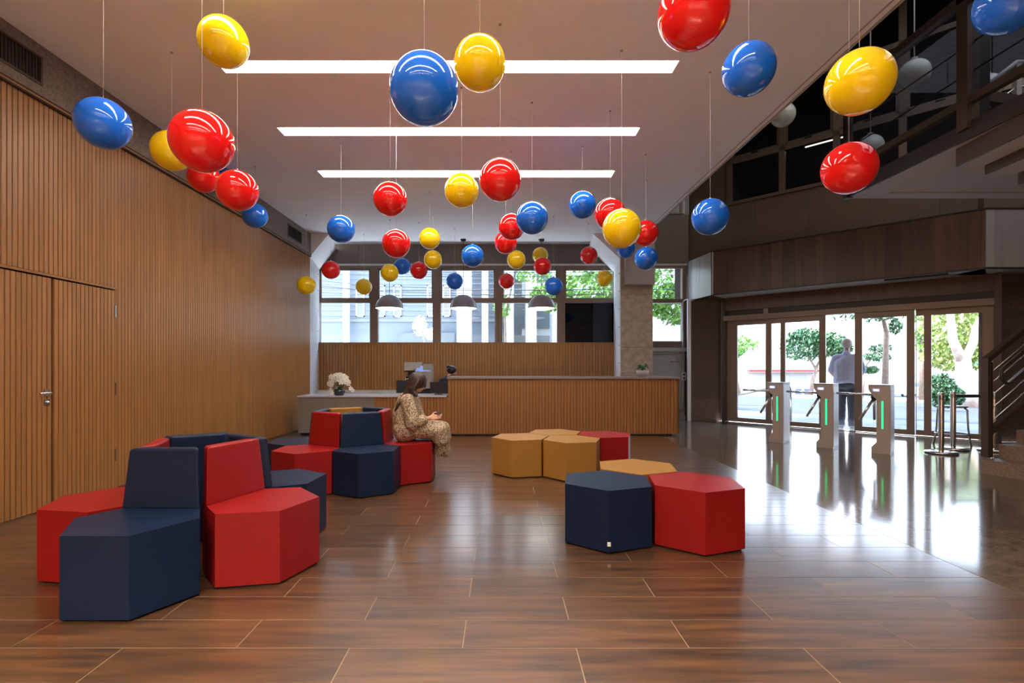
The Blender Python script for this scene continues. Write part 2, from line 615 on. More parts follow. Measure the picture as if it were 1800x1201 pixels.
# ---- left wall
lw = root('wall_left', 'vertical oak slats under a granite band')
MB().box(-4.6, LX - .035, -4, 4.0, 0, 3.72).box(-4.6, LX - .035, 5.60, 11.27, 0, 3.72).box(-4.6, LX - .035, 4.0, 5.60, 2.19, 3.72).box(-4.7, -4.5, 3.9, 5.7, -.1, 2.3).build('backing', M_slatback, lw)  # last box is unseen, added behind the door against light leaking in
MB().box(-4.6, LX + .005, -4, 11.27, 3.775, CZ).build('granite_core', M_slatback, lw)
for k in range(13):
    y0 = -4 + k * 1.18
    y1 = min(y0 + 1.18, 11.27)
    if y0 < 11.2:
        MB().box(LX + .003, LX + .018, y0 + .002, y1 - .002, 3.79, CZ - .002).build('granite_panel', M_graniteband, lw)
MB().box(-4.5, LX + .03, -4, 11.27, 3.735, 3.785).build('cornice', M_slatback, lw)
MB().box(LX - .02, LX + .035, -4, 11.27, 3.75, 3.765).build('cornice_bead', M_slat, lw)
PIT = 0.0505


def slat_mb(z0, z1, wd=0.0425, dp=0.026):
    return MB().prism([(-dp, -wd / 2), (-.004, -wd / 2), (0, -wd / 2 + .004), (0, wd / 2 - .004), (-.004, wd / 2), (-dp, wd / 2)], z0, z1)


s_full = slat_mb(0.012, 3.735).mesh('slat', M_slat)
s_over = slat_mb(2.19, 3.735).mesh('slat', M_slat)
ys = 11.245
near = MB()
while ys > -4:
    over = 4.02 < ys < 5.585
    if ys > 2.6:
        link('slat', s_over if over else s_full, lw, (LX, ys, 0))
    else:
        near.box(LX - .026, LX, ys - .02, ys + .02, .012, 3.735)
    ys -= PIT
near.build('slat_panel', M_slat, lw, kind='stuff')
MB().box(LX - .03, LX + .008, 4.0, 5.60, 2.165, 2.185).box(LX - .03, LX + .004, 5.585, 5.597, 0, 2.175).build('door_casing', M_slat, lw)

# double door in the slats
dleaf = []
for nm, y0, y1, lab in (('door_1', 4.80, 5.58, 'right leaf of the slatted double door in the left wall'), ('door_2', 4.02, 4.797, 'left leaf of the slatted double door, with the lever handle')):
    d = root(nm, lab, (LX, y0, 0))
    wd = y1 - y0
    MB().box(-.06, -.022, 0.004, wd - .004, .012, 2.15).build('leaf_board', M_slatback, d)
    k = 0
    yy = (wd - PIT * int((wd - .046) / PIT)) / 2
    sm = slat_mb(.012, 2.15).mesh('slat', M_slat)
    while yy < wd - .02:
        link('slat', sm, d, (0.0, yy, 0))
        yy += PIT
    dleaf.append(d)
d = dleaf[1]
h = MB().box(0, .008, .66, .715, .985, 1.045).box(0, .008, .66, .715, .90, .955).bevel(.003)
h = h.build('lock_plate', M_steel, dleaf[1])
h.location = (0, .02, .07)
hh = MB().tube([(.008, .69, 1.015), (.05, .69, 1.015), (.055, .67, 1.015), (.055, .56, 1.012)], .010).ball((.012, .69, .927), .014)
hh = hh.build('lever_handle', M_chrome, dleaf[1], label='polished lever handle')
hh.location = (0, .02, .07)
for z in (.30, 1.02, 1.86):
    MB().box(-.004, .007, .765, .78, z, z + .13).build('hinge', M_steel, dleaf[0])

# vents in the granite band
for nm, y0, y1, lab in (('wall_vent', 10.05, 10.72, 'dark louvred wall vent at the far end of the granite band'), ('wall_vent', 3.55, 4.66, 'dark louvred wall vent at the near end of the granite band')):
    t = thing(nm, lab, 'vent', (LX + .018, y0, 3.88), 0, 'air vents of the granite band')
    L_ = y1 - y0
    f = MB().box(0, .012, 0, L_, 0, .02).box(0, .012, 0, L_, .24, .26).box(0, .012, 0, .02, .02, .24).box(0, .012, L_ - .02, L_, .02, .24)
    f.build('frame', M_darkbr, t)
    MB().box(.0, .003, .02, L_ - .02, .02, .24).build('back', M_black, t)
    lv = MB().box(.003, .009, 0, .008, .02, .24).mesh('louvre', M_dark)
    yy = .05
    while yy < L_ - .03:
        link('louvre', lv, t, (0, yy, 0))
        yy += .032

# ---- back wall
bw = root('wall_back', 'granite beam over the window band, piers left and right')
MB().box(-5, 5.2, BY, BY + .25, 3.86, 8.6).box(-5, 5.2, BY + .01, BY + .25, 0, 1.0).box(-4.7, 3.0, BY, BY + .25, 1.0, 1.915).box(3.0, 5.2, BY, BY + .2, 1.0, 1.82).build('wall_core', M_grey, bw)
for k in range(8):
    x0 = -4.56 + k * 1.0
    MB().box(x0 + .002, x0 + .998, BY - .03, BY - .001, 3.90, 4.44).build('granite_panel', M_granite, bw)
MB().box(CX - .1, 4.70, BY - .06, BY - .031, 3.90, 5.14).build('granite_panel', M_granite, bw)
MB().box(-4.56, 4.72, BY - .07, BY + .05, 3.855, 3.90).build('beam_soffit_trim', M_pierw, bw)
MB().box(3.25, 4.75, BY - .03, BY, 0.0, .10).build('plinth', M_grey, bw)
MB().box(3.3, 4.72, BY - .10, BY, 1.70, 1.80).build('sill', M_grey, bw)
# low white dado
MB().box(-4.5, -2.0, 12.45, 12.80, 0.0, .74).build('low_ledge', M_pierw, bw)

# windows in the back wall: five bays + the right bay
XS = [-4.56, -3.18, -1.60, -0.05, 1.51, 2.84]
px_x = lambda px, Y=BY: (px - 880) * Y / 900
Wz = [(1.92, 2.93), (3.02, 3.80)]
wedges = [(563, 651), (665, 761), (775, 870), (883, 979), (993, 1079)]
for i, (a, b) in enumerate(wedges):
    x0, x1 = px_x(a), px_x(b)
    wn = root('window_%d' % (i + 1), 'window bay with a bronze frame', ((x0 + x1) / 2, BY, 0))
    hw = (x1 - x0) / 2
    m_ = .10
    f = MB()
    f.box(-hw - m_, -hw, -.05, .08, 1.92, 3.86).box(hw, hw + m_, -.05, .08, 1.92, 3.86)
    f.box(-hw, hw, -.04, .08, 2.92, 3.02).box(-hw, hw, -.05, .08, 3.79, 3.86).box(-hw, hw, -.04, .08, 1.90, 1.93)
    f.build('frame', M_bronze, wn)
    f = MB()
    f.box(-hw, -hw + .03, -.02, .04, 3.02, 3.79).box(hw - .03, hw, -.02, .04, 3.02, 3.79).box(-hw, hw, -.02, .04, 3.74, 3.79).box(-hw, hw, -.02, .04, 3.02, 3.05)
    f.build('sash', M_bronze, wn)
    MB().box(-hw, hw, .01, .018, 3.02, 3.79).build('pane', M_glass, wn)
    MB().box(-hw, hw, .01, .018, 1.93, 2.92).build('pane', M_darkpane if i == 4 else M_glass, wn, label='black reflective pane' if i == 4 else None)
x0, x1 = px_x(1144), px_x(1198)
wn = root('window_6', 'narrow window bay right of the concrete pier', (0, BY, 0))
f = MB().box(x0 - .1, x0, -.05, .08, 1.82, 3.86).box(x1, x1 + .10, -.07, .08, 1.82, 3.86).box(x0, x1, -.05, .08, 2.92, 3.02).box(x0, x1, -.05, .08, 3.79, 3.86)
f.box(x0, x1, -.06, .08, 1.82, 1.96)
f.build('frame', M_bronze, wn)
MB().box(x0, x1, .01, .018, 1.96, 2.92).build('pane', M_glass, wn)
MB().box(x0, x1, .01, .018, 3.02, 3.79).build('pane', M_glass, wn)
MB().box(x1 + .10, x1 + .17, -.08, .0, 1.80, 3.6).build('jamb', M_white, wn)
# upper little window
wn = root('window_7', 'high window glimpsed past the ceiling edge', (0, BY, 0))
a, b = px_x(1150), px_x(1193)
MB().box(a, b, -.07, -.065, 5.15, 6.2).build('pane', mat('garden_pane', (0.2, 0.3, 0.2), 0.05), wn)
MB().box(b, b + .06, -.09, -.03, 5.15, 7.0).box(a, b, -.09, -.03, 5.14, 5.18).build('frame', M_bronze, wn)
MB().box(b + .06, b + .12, -.10, -.03, 5.15, 7.0).build('jamb', M_white, wn)

# slatted low wall behind the reception
bp = root('wall_back_panel', 'slatted wood panel under the windows')
bp.name = 'trim_1'
MB().box(-4.56, 2.84, BY - .16, BY - .06, .72, 1.90).build('backing', M_slatback, bp)
sp = MB()
x = -4.545
while x < 2.83:
    sp.box(x, x + .066, BY - .185, BY - .16, .74, 1.895)
    x += .0742
sp.build('slat_panel', M_slat, bp, kind='stuff')
MB().box(-4.56, 2.84, BY - .20, BY - .02, 1.895, 1.92).build('cap', M_slat, bp)
MB().box(-4.56, -1.9, BY - .30, BY - .185, .64, .735).build('white_dado', M_white, bp)

# piers (splayed) with haunches
pr = root('wall_back_pier_right', 'bush-hammered concrete pier right of the reception')
pr.name = 'trim_2'
PZ = 4.28
nseg = [0, .55, 1.18, 1.75, 2.33, 2.91, 3.48, PZ]
for z0, z1 in zip(nseg, nseg[1:]):
    MB().prism([(2.63, 11.27), (3.35, 11.27), (3.35, BY - .07), (2.84, BY - .07)], z0 + .003, z1 - .003).build('concrete_block', M_trav, pr)
MB().prism([(2.66, 11.30), (3.32, 11.30), (3.32, BY - .08), (2.86, BY - .08)], 0, PZ).build('core', M_slatback, pr)
MB().hull([(2.625, 11.262, 1.0), (2.83, BY - .08, 1.0), (2.83, BY - .08, 3.75), (2.625, 11.262, 3.75), (2.636, 11.262, 1.0), (2.845, BY - .08, 1.0), (2.845, BY - .08, 3.75), (2.636, 11.262, 3.75)],
          [(0, 1, 2, 3), (4, 7, 6, 5), (0, 3, 7, 4), (0, 4, 5, 1), (3, 2, 6, 7), (1, 5, 6, 2)]).build('white_lining', M_white, pr)
bm_ = MB()
for z in (1.4, 1.8, 2.2, 2.6, 3.0, 3.4):
    bm_.ball((2.64, 11.40, z), .012, 8, 6)
bm_.build('screw', M_dark, pr, kind='stuff')


def haunch(sx, xo_f, xo_b, dx, dz, par):
    v = []
    for y, xo in ((11.27, xo_f), (BY - .04, xo_b)):
        v += [(xo, y, CZ + .02), (xo + sx * dx, y, CZ + .02), (xo + sx * .02, y, CZ - dz)]
        v[-1] = (xo, y, CZ - dz)
    MB().hull(v, [(0, 1, 2), (3, 5, 4), (0, 3, 4, 1), (1, 4, 5, 2), (2, 5, 3, 0)]).build('haunch', M_white, par)


haunch(-1, 2.63, 2.84, .62, .55, pr)
pl = root('wall_back_pier_left', 'pale concrete pier at the end of the slatted wall')
pl.name = 'trim_3'
MB().prism([(-4.6, 11.27), (LX, 11.272), (-4.56, BY), (-5.0, BY)], 0, CZ).build('concrete_face', M_pierw, pl)
haunch(1, LX, -4.56, .44, .50, pl)
bm_ = MB()
for z in (1.2, 1.7, 2.2, 2.7, 3.2, 3.6):
    bm_.ball((-4.50, 12.62, z), .014, 8, 6)
bm_.build('screw', M_dark, pl, kind='stuff')

# grey enclosure on the pier
t = thing('cable_enclosure', 'grey sheet metal box fixed high on the concrete pier', 'box', (3.02, 11.26, 3.10))
MB().box(-.31, .325, -.16, 0.005, 0, 1.15).bevel(.008).build('body', M_duct, t)
MB().box(-.30, .10, -.172, -.16, .015, 1.13).build('cover', M_duct, t)

# ---- right side: stone return, entrance plane at 45 degrees
sr = root('wall_right_return', 'frontal wall of brown granite slabs left of the entrance')
sr.name = 'wall_right'
SY = 12.45
MB().box(4.64, 5.36, SY + .02, SY + .5, 0, 2.96).build('core', M_slatback, sr)
MB().box(4.70, 4.76, SY + .02, BY, 0, 2.96).build('side_reveal', M_grey, sr)
zz = [0, .56, 1.12, 1.70, 2.30, 2.78, 2.96]
for z0, z1 in zip(zz, zz[1:]):
    MB().box(4.63, 5.345, SY, SY + .03, z0 + .002, z1 - .002).build('granite_slab', M_granitedk, sr)
MB().box(4.55, 4.628, SY - .005, SY + .05, 0, 2.95).build('jamb_brightener', M_white, sr)  # white strip added to lighten the window jamb lost in shade
MB().box(5.345, 5.375, SY - .02, SY + .04, 0, 2.96).build('edge_strip', M_steel, sr)

EO = (5.42, 12.20, 0)
ER = -PI / 4
en = root('wall_entrance', 'brown granite wall above the entrance', EO, ER)
en.name = 'wall_right_upper'
MB().box(-1.35, 7.5, .02, .35, 2.96, 5.15).build('core', M_slatback, en)
u = .617 - 1.075 * 1
us = [-.98] + [u + 1.075 * k for k in range(0, 7)]
for a, b in zip(us, us[1:]):
    MB().box(a + .002, b - .002, 0, .02, 2.96, 5.15).build('granite_slab', M_granite, en)
MB().box(-1.0, .0, .02, .06, 5.15, 8.6).box(-.92, -.02, -.005, .02, 5.155, 8.6).build('granite_slab', M_granite, en)
# upper glazing
ug = root('window_8', 'dark bronze-framed office glazing above the granite', EO, ER)
mull = [.04, 1.18, 2.21, 3.30, 4.40, 5.5, 6.6]
f = MB()
for m_ in mull:
    f.box(m_ - .06, m_ + .06, -.05, .06, 5.15, 8.6)
f.box(0, 7, -.04, .06, 5.15, 5.22).box(0, 7, -.05, .06, 6.10, 6.22).box(0, 7, -.05, .06, 7.5, 7.6)
f.build('frame', M_bronze, ug)
for a, b in zip(mull, mull[1:]):
    for z0, z1 in ((5.22, 6.10), (6.22, 7.5), (7.6, 8.6)):
        MB().box(a + .06, b - .06, .0, .008, z0, z1).build('pane', M_glassd, ug)
    s_ = MB().box(a + .06, a + .11, -.02, .03, 6.22, 7.5).box(b - .11, b - .06, -.02, .03, 6.22, 7.5).box(a + .06, b - .06, -.02, .03, 6.22, 6.28)
    s_.build('sash', M_bronze, ug)
    bl = MB()
    for q in range(13):
        z = 6.25 + q * .1
        bl.hull([(a + .08, .10, z), (b - .08, .10, z), (b - .08, .16, z + .07), (a + .08, .16, z + .07)], [(0, 1, 2, 3)])
    bl.build('blind', M_darkbr, ug)
    MB().box((a + b) / 2 - .07, (a + b) / 2 + .07, -.045, -.02, 6.24, 6.26).build('handle', M_black, ug)
ofr = root('wall_office', 'dim office interior behind the upper glazing', EO, ER)
ofr.name = 'wall_office_back'
MB().box(0, 7.5, 3.2, 3.3, 5.1, 8.6).box(0, 7.5, .06, 3.3, 5.05, 5.12).box(0, 7.5, .06, 3.3, 8.5, 8.6).box(-.05, 0, .06, 3.3, 5.05, 8.6).box(7.5, 7.6, .06, 3.3, 5.05, 8.6).build(
    'office_shell', M_ceildark, ofr)
for i, (a, z) in enumerate(((1.75, 6.55), (3.4, 6.6), (4.9, 6.6))):
    x_, y_ = a, 1.3
    t = thing('fluorescent_lamp', ['glowing tube lamp inside the office, seen through the lower left panes', 'tube lamp inside the office behind the stair rail',
                                   'tube lamp deepest to the right inside the office'][i], 'light',
              (EO[0] + (x_ + y_) * .7071, EO[1] + (-x_ + y_) * .7071, z), ER, 'office tube lamps')
    MB().tube([(-.45, 0, 0), (.45, 0, 0)], .016).build('tube', M_tube, t)
    MB().box(-.47, .47, -.03, .03, .018, .05).build('batten', M_dark, t)

# entrance fascia
fa = root('trim_4', 'wood-boarded canopy fascia over the entrance', EO, ER)
FO = -.79
k = 0
u = -.057
random.seed(3)
while u < 4.46:
    wd = random.choice((.14, .17, .19, .21, .24))
    b = min(u + wd, 4.47)
    MB().box(u + .001, b - .001, FO, FO + .03, 2.97, 3.93).build('board', M_board, fa)
    u = b
MB().box(-.06, 4.47, FO + .03, 0, 2.95, 2.99).build('soffit', M_duct, fa)
MB().box(-.06, 4.48, FO - .008, FO + .03, 3.93, 3.955).box(-.06, 4.48, FO - .008, FO + .03, 2.945, 2.97).box(-.075, -.055, FO - .01, FO + .03, 2.945, 3.955).build('edge_angle', M_dark, fa)
MB().box(-.06, 4.47, FO + .03, 0, 3.90, 3.95).build('top_board', M_dark, fa)
MB().box(3.1, 4.0, FO + .12, FO + .22, 2.925, 2.95).build('slot_diffuser', M_black, fa)
# left and right returns
fr = root('trim_5', 'grey sheen return panel of the canopy beside the window')
P0, P1 = Vector((4.815, 11.66)), Vector((4.66, 12.95))
n_ = 7
for k in range(n_):
    a = P0.lerp(P1, k / n_)
    b = P0.lerp(P1, (k + 1) / n_ - .003)
    MB().prism([(a.x, a.y), (a.x + .03, a.y), (b.x + .03, b.y), (b.x, b.y)], 2.96, 3.94).build('board', M_boardL, fr)
fr2 = root('trim_6', 'metal return panel with sheen in its colour, part of the canopy above the stairs')
x = 8.03
while x < 11.0:
    MB().box(x + .001, x + .139, 8.47, 8.50, 2.97, 3.93).build('board', M_boardL, fr2)
    x += .14
MB().box(8.02, 11.0, 8.46, 8.51, 3.93, 3.955).box(8.02, 11.0, 8.46, 8.51, 2.945, 2.97).build('edge_angle', M_dark, fr2)
MB().box(8.02, 11.0, 8.5, 9.1, 2.95, 2.98).build('soffit', M_duct, fr2)

# right frontal stone wall beyond the door
rs = root('wall_right_far', 'frontal granite wall right of the entrance')
MB().box(8.68, 12.2, 9.02, 9.3, 0, 2.96).build('core', M_slatback, rs)
for zi, (z0, z1) in enumerate(zip(zz, zz[1:])):
    x = 8.66
    while x < 12:
        MB().box(x + .002, x + 1.098, 9.0, 9.03, z0 + .002, z1 - .002).build('granite_slab', M_granitedk, rs)
        x += 1.1
# rest of the shell
MB().box(12, 12.2, -4, 9.3, 0, 8.6).build('wall_stair_side', M_granite, kind='structure')
MB().box(-4.6, 12.2, -4.2, -4, 0, 8.6).build('wall_front', mat('front_wall', (0.45, 0.40, 0.36), 0.7), kind='structure')
MB().box(CX - .1, 13, -4.2, BY + .3, 8.6, 8.8).build('ceiling_atrium', M_ceildark, kind='structure')
MB().box(CX - .1, CX, -4, BY, CZ + .36, 8.6).build('wall_atrium_left', M_ceildark, kind='structure')
MB().box(8.5, 12.2, 9.0, 9.2, 2.99, 5.2).build('wall_right_top', M_granite, kind='structure')

# entrance: sliding doors and fixed lights (local u, out, z)
EU = dict(f0=-.04, a=.199, b=.823, c=.943, d=1.143, e=1.246, f=1.90, g=2.018, h=2.529, i=2.653, j=3.359, k=3.478, l=3.609, m=3.717, n=4.416, o=4.562)
hd = root('trim_7', 'bronze door head above the entrance', EO, ER)
MB().box(-.08, 4.62, -.06, .12, 2.64, 2.95).build('head_panel', M_board, hd)
MB().box(-.08, 4.62, -.02, .12, 2.52, 2.64).build('dark_strip', M_dark, hd)
MB().box(-.08, 4.60, -.09, .12, 2.405, 2.52).build('track_cover', M_bronzeL, hd)
MB().box(.80, .90, -.05, -.018, 2.52, 2.64).build('bracket', M_bronzeL, hd)
MB().box(4.57, 4.66, -.12, .14, 0, 2.95).box(-.12, -.04, -.08, .14, 0, 2.95).build('jamb', M_darkbr, hd)
MB().box(-.04, 4.6, -.03, .14, -.01, .012).build('threshold', M_steel, hd)


def pane_unit(name, lab, x0, x1, g, y, zt=2.42, post=None, mt=None):
    """x0..x1 outer; g=list of glass spans"""
    mt = mt or M_bronzeL
    d = root(name, lab, EO, ER)
    edges = [x0]
    for a, b in g:
        edges += [a, b]
    edges.append(x1)
    for a, b in zip(edges[0::2], edges[1::2]):
        if b - a > .005:
            MB().box(a, b, y, y + .06, .02, zt).build('stile', mt, d)
    for a, b in g:
        MB().box(a, b, y + .005, y + .055, .02, .12).build('bottom_rail', mt, d)
        MB().box(a, b, y + .005, y + .055, zt - .13, zt).build('top_rail', mt, d)
        MB().box(a, b, y + .026, y + .034, .12, zt - .13).build('pane', M_glass, d)
    return d


pane_unit('window_9', 'fixed glazed light at the left of the entrance', EU['f0'], EU['d'] + .0, [(EU['a'], EU['b']), (EU['c'], EU['d'])], .03)
pane_unit('door_3', 'left sliding glass door leaf', EU['d'] + .01, EU['g'], [(EU['e'], EU['f'])], -.045)
pane_unit('door_4', 'right sliding glass door leaf', EU['h'], EU['k'], [(EU['i'], EU['j'])], -.045)
pane_unit('window_10', 'fixed glazed light at the right of the entrance', EU['k'] + .01, EU['o'], [(EU['k'] + .02, EU['l']), (EU['m'], EU['n'])], .03)

# conduits on the grey wall under the right window
t = thing('wall_conduit', 'pale surface conduit running down the wall beside the granite slabs', 'pipe', (4.57, BY - .04, 0))
MB().tube([(0, -.02, 2.93), (0, -.02, .35), (-.02, -.02, .26), (-.12, -.02, .22), (-1.1, -.02, .22)], .022).build('pipe', M_grey, t)
MB().tube([(0, -.02, 2.93), (.03, -.06, 2.98), (.06, -.10, 2.99), (.08, -.5, 2.93)], .02).build('elbow', M_grey, t)
MB().tube([(-1.1, -.02, 1.66), (-.03, -.02, 1.66)], .012).build('wire_duct', M_grey, t)
MB().tube([(-.12, -.04, 1.66), (-.12, -.05, 1.52), (-.10, -.05, 1.45), (-.06, -.05, 1.38), (-.02, -.05, 1.30)], .014).build('drop', M_duct, t)
t = thing('tap', 'small grey valve tap on the wall left of the conduit', 'tap', (4.45, BY - .03, 1.46))
MB().tube([(0, 0, 0), (0, -.08, 0)], .02).tube([(0, -.07, 0), (-.16, -.08, 0)], .016).ball((-.17, -.08, 0), .03).build('body', M_duct, t)
MB().tube([(-.17, -.08, -.05), (-.17, -.08, .05)], .01).box(-.20, -.14, -.09, -.07, .045, .055).build('handle', M_duct, t)
t = thing('switch_box', 'white switch box with two dark sockets on the conduit', 'switch', (4.58, BY - .09, .98))
MB().box(-.05, .05, -.03, .03, 0, .20).bevel(.006).build('box', M_white, t)
MB().box(-.02, .02, -.036, -.03, .03, .075).box(-.02, .02, -.036, -.03, .12, .165).build('socket', M_black, t)

# ---- gallery (mezzanine) and stairs
ga = root('floor_gallery', 'mezzanine gallery slab with pale soffit')
GX, GY = 4.57, 6.77
MB().box(GX + .02, GX + .40, -3, GY, 3.55, 3.60).box(GX + .4, 9.6, GY - .20, GY, 3.55, 3.60).build('soffit_border', M_offwhite, ga)
MB().box(GX + .40, 9.6, -3, GY - .2, 3.565, 3.62).build('soffit_panel', M_offwhite, ga)
MB().box(GX, GX + .02, -3, GY + .01, 3.55, 3.72).box(GX + .02, 9.6, GY, GY + .02, 3.56, 3.72).build('edge_channel', M_dark, ga)
MB().box(GX + .02, 9.6, -3, GY, 3.63, 3.70).build('deck', M_dark, ga)
t = thing('gallery_railing', 'dark steel and glass railing along the edge of the mezzanine', 'railing', (GX, GY, 3.72))
MB().box(-.02, .05, -9, .02, .17, .245).build('bottom_rail', M_darkbr, t)
MB().box(-.04, .06, -9, .04, 1.19, 1.27).build('top_rail', M_darkbr, t)
for y in (-.03, -4.6):
    MB().box(-.03, .05, y - .03, y + .05, -.18, 1.2).build('post', M_dark, t)
for z in (.50, .78):
    MB().tube([(.045, -9, z), (.045, 0, z)], .008, 6).build('rod', M_dark, t)
gp = MB().box(.005, .015, -1.68, -.06, .25, 1.18).mesh('glass_panel', M_glassd)
for k in range(4):
    link('glass_panel', gp, t, (0, -.0 - k * 1.72, 0))
t = thing('steel_column', 'dark square steel post rising at the head of the upper stairs', 'post', (GX + .02, 5.03, 3.40))
MB().box(-.06, .06, -.06, .06, .25, 3.2).build('post', M_darkbr, t)
MB().box(.06, .20, -.02, .04, .3, 3.2).build('back_flange', M_black, t)
t = thing('landing_railing', 'brown steel rail running right from the tall dark post', 'railing', (GX + .08, 5.06, 4.0), 0.20)
MB().box(0, 3.2, -.04, .04, -.05, .05).build('rail', M_darkbr, t)
MB().box(0, 3.2, -.01, .02, -.40, -.16).build('kick_plate', M_black, t)
t = thing('pale_railing', 'light grey steel railing seen beyond the upper landing', 'railing', (5.70, 6.0, 3.72))
MB().tube([(-.1, 0, .82), (.35, 0, 1.17), (1.6, 0, 1.17)], .03).build('handrail', M_grey, t)
for k in range(4):
    MB().tube([(-.1, 0, .68 - k * .14), (.35, 0, 1.03 - k * .14), (1.6, 0, 1.03 - k * .14)], .010).build('rod', M_steel, t)
MB().box(.32, .38, -.03, .03, 0, 1.15).build('post', M_grey, t)

st = thing('upper_stairs', 'dark stepped underside of the stair flight coming down from the mezzanine', 'stairs', (4.66, 5.24, 0), -.10)
sx = [0.0, .27, .58, .92, 1.26, 1.6, 1.95]
sz = [3.37, 3.28, 3.17, 3.04, 2.90, 2.75, 2.6]
for k in range(7):
    MB().box(sx[k], sx[k] + .025, -1.9, 0, sz[k], sz[k] + .20).build('riser', M_darkbr, st)
    MB().box(sx[k] + .025, sx[k] + .33, -1.9, -.002, sz[k] + .004, sz[k] + .03).build('tread', M_offwhite, st)
MB().hull([(0, -.0, 3.57), (2.2, 0, 2.80), (2.2, 0, 3.0), (0, 0, 3.70), (0, -.03, 3.57), (2.2, -.03, 2.8), (2.2, -.03, 3.0), (0, -.03, 3.7)],
          [(0, 1, 2, 3), (4, 7, 6, 5), (0, 4, 5, 1), (3, 2, 6, 7)]).build('stringer', M_dark, st)

lo = thing('lower_stairs', 'brown granite staircase rising to the right of the entrance', 'stairs', (5.98, 6.37, 0), .20)
for k in range(9):
    MB().box(k * .28, k * .28 + .32, -1.5, 0, k * .175, k * .175 + .175).bevel(.004, 1).build('step', M_step, lo)
MB().box(-.0, 2.6, -1.52, 0, -.004, .002).build('base', M_step, lo)
rl = thing('stair_railing', 'dark steel stair railing with rods and a looped handrail', 'railing', (6.13, 6.44, 0), .20)
MB().box(-.055, .0, -.04, .04, .19, 1.40).build('post', M_darkbr, rl)
MB().box(.0, .045, -.025, .025, .19, 1.38).build('post', M_dark, rl)
sl_ = .66
L_ = 2.4


def srail(z, r, name, m, x0=0.0, box=False):
    q = MB()
    if box:
        q.hull([(x0 - .05, -.035, z + x0 * sl_), (L_, -.035, z + L_ * sl_), (L_, .035, z + L_ * sl_), (x0 - .05, .035, z + x0 * sl_),
                (x0 - .05, -.035, z + r + x0 * sl_), (L_, -.035, z + r + L_ * sl_), (L_, .035, z + r + L_ * sl_), (x0 - .05, .035, z + r + x0 * sl_)],
               [(3, 2, 1, 0), (4, 5, 6, 7), (0, 1, 5, 4), (1, 2, 6, 5), (2, 3, 7, 6), (3, 0, 4, 7)])
    else:
        q.tube([(x0, 0, z + x0 * sl_), (L_, 0, z + L_ * sl_)], r, 8)
    q.build(name, m, rl)


srail(1.36, .07, 'top_rail', M_darkbr, 0, True)
srail(.42, .07, 'bottom_rail', M_darkbr, .02, True)
for z in (.60, .76, .92, 1.08, 1.22):
    srail(z, .007, 'rod', M_steel, .03)
pts = [(L_, -.05, 1.16 + L_ * sl_)]
cx, cz, rr = .25, 1.20, .11
a0 = math.atan(sl_)
for k in range(9):
    a = a0 + PI / 2 + PI * k / 8
    pts.append((cx + rr * math.cos(a), -.05, cz + .02 + rr * math.sin(a)))
pts.append((L_, -.05, cz + .02 - rr * 1.2 + (L_ - cx) * sl_))
pts[0] = (L_, -.05, cz + .02 + rr * 1.2 + (L_ - cx) * sl_)
MB().tube(pts, .022, 10).build('handrail', M_darkbr, rl)

# globe lamps
for i, (x, y, z) in enumerate(((4.96, 9.0, 5.75), (6.14, 7.6, 5.67), (6.50, 9.0, 5.19), (7.6, 8.0, 5.68))):
    t = thing('globe_lamp', ['unlit white globe lamp half hidden by the ceiling edge', 'unlit white globe lamp behind the gallery top rail',
                             'dim globe lamp behind the gallery glass, above the red ball', 'dim globe lamp right of the tall dark post'][i], 'lamp', (x, y, z), 0, 'unlit globe lamps of the atrium')
    MB().ball((0, 0, 0), .205, 28, 16).build('globe', M_globe, t)
    MB().tube([(0, 0, .2), (0, 0, 8.6 - z)], .010, 6).build('rod', M_white if i == 1 else M_duct, t)
    MB().lathe([(0, .235), (.045, .235), (.05, .19), (0, .19)], seg=16).build('cap', M_duct, t)

# ================================================================== RECEPTION
CY = 9.81
ct = thing('reception_counter', 'long slatted wood reception counter with a raised right section', 'counter', (0, CY, 0))
MB().box(-1.0, 3.41, .02, .75, .06, 1.09).box(-2.42, -1.0, .02, .75, .06, .73).build('carcass', M_slatback, ct)


def slats(x0, x1, z0, z1, par, y0=0.0, dep=.02):
    q = MB()
    x = x0
    while x < x1 - .01:
        q.box(x, min(x + .052, x1), y0, y0 + dep, z0, z1)
        x += .060
    q.build('slat_panel', M_counter, par, kind='stuff')


slats(-1.0, 3.41, .03, 1.085, ct)
slats(-2.42, -1.0, .03, .735, ct)
MB().box(3.395, 3.415, .0, .75, .03, 1.09).box(-1.012, -1.0, .02, .75, .74, 1.09).build('end_panel', M_counter, ct)
MB().box(-1.03, 3.44, -.03, .80, 1.09, 1.125).bevel(.004, 1).build('countertop', M_topdk, ct)
MB().box(-2.42, -1.03, -.02, .80, .738, .765).bevel(.003, 1).build('low_top', M_top, ct)
MB().box(-2.3, 3.3, .06, .7, 0, .06).build('plinth', M_black, ct)
cb_ = thing('low_cabinet', 'taupe two-door cabinet at the left end of the reception', 'cabinet', (-3.15, CY, 0))
MB().box(-.73, .725, .022, .75, .05, .735).build('body', M_cab, cb_)
MB().box(-.73, -.005, .0, .02, .05, .733).build('door', M_cab, cb_)
MB().box(.002, .725, .0, .02, .05, .733).build('door', M_cab, cb_)
MB().box(-.745, .728, -.015, .80, .738, .762).bevel(.003, 1).build('top', M_top, cb_)
MB().box(-.7, .7, .05, .7, 0, .05).build('plinth', M_black, cb_)

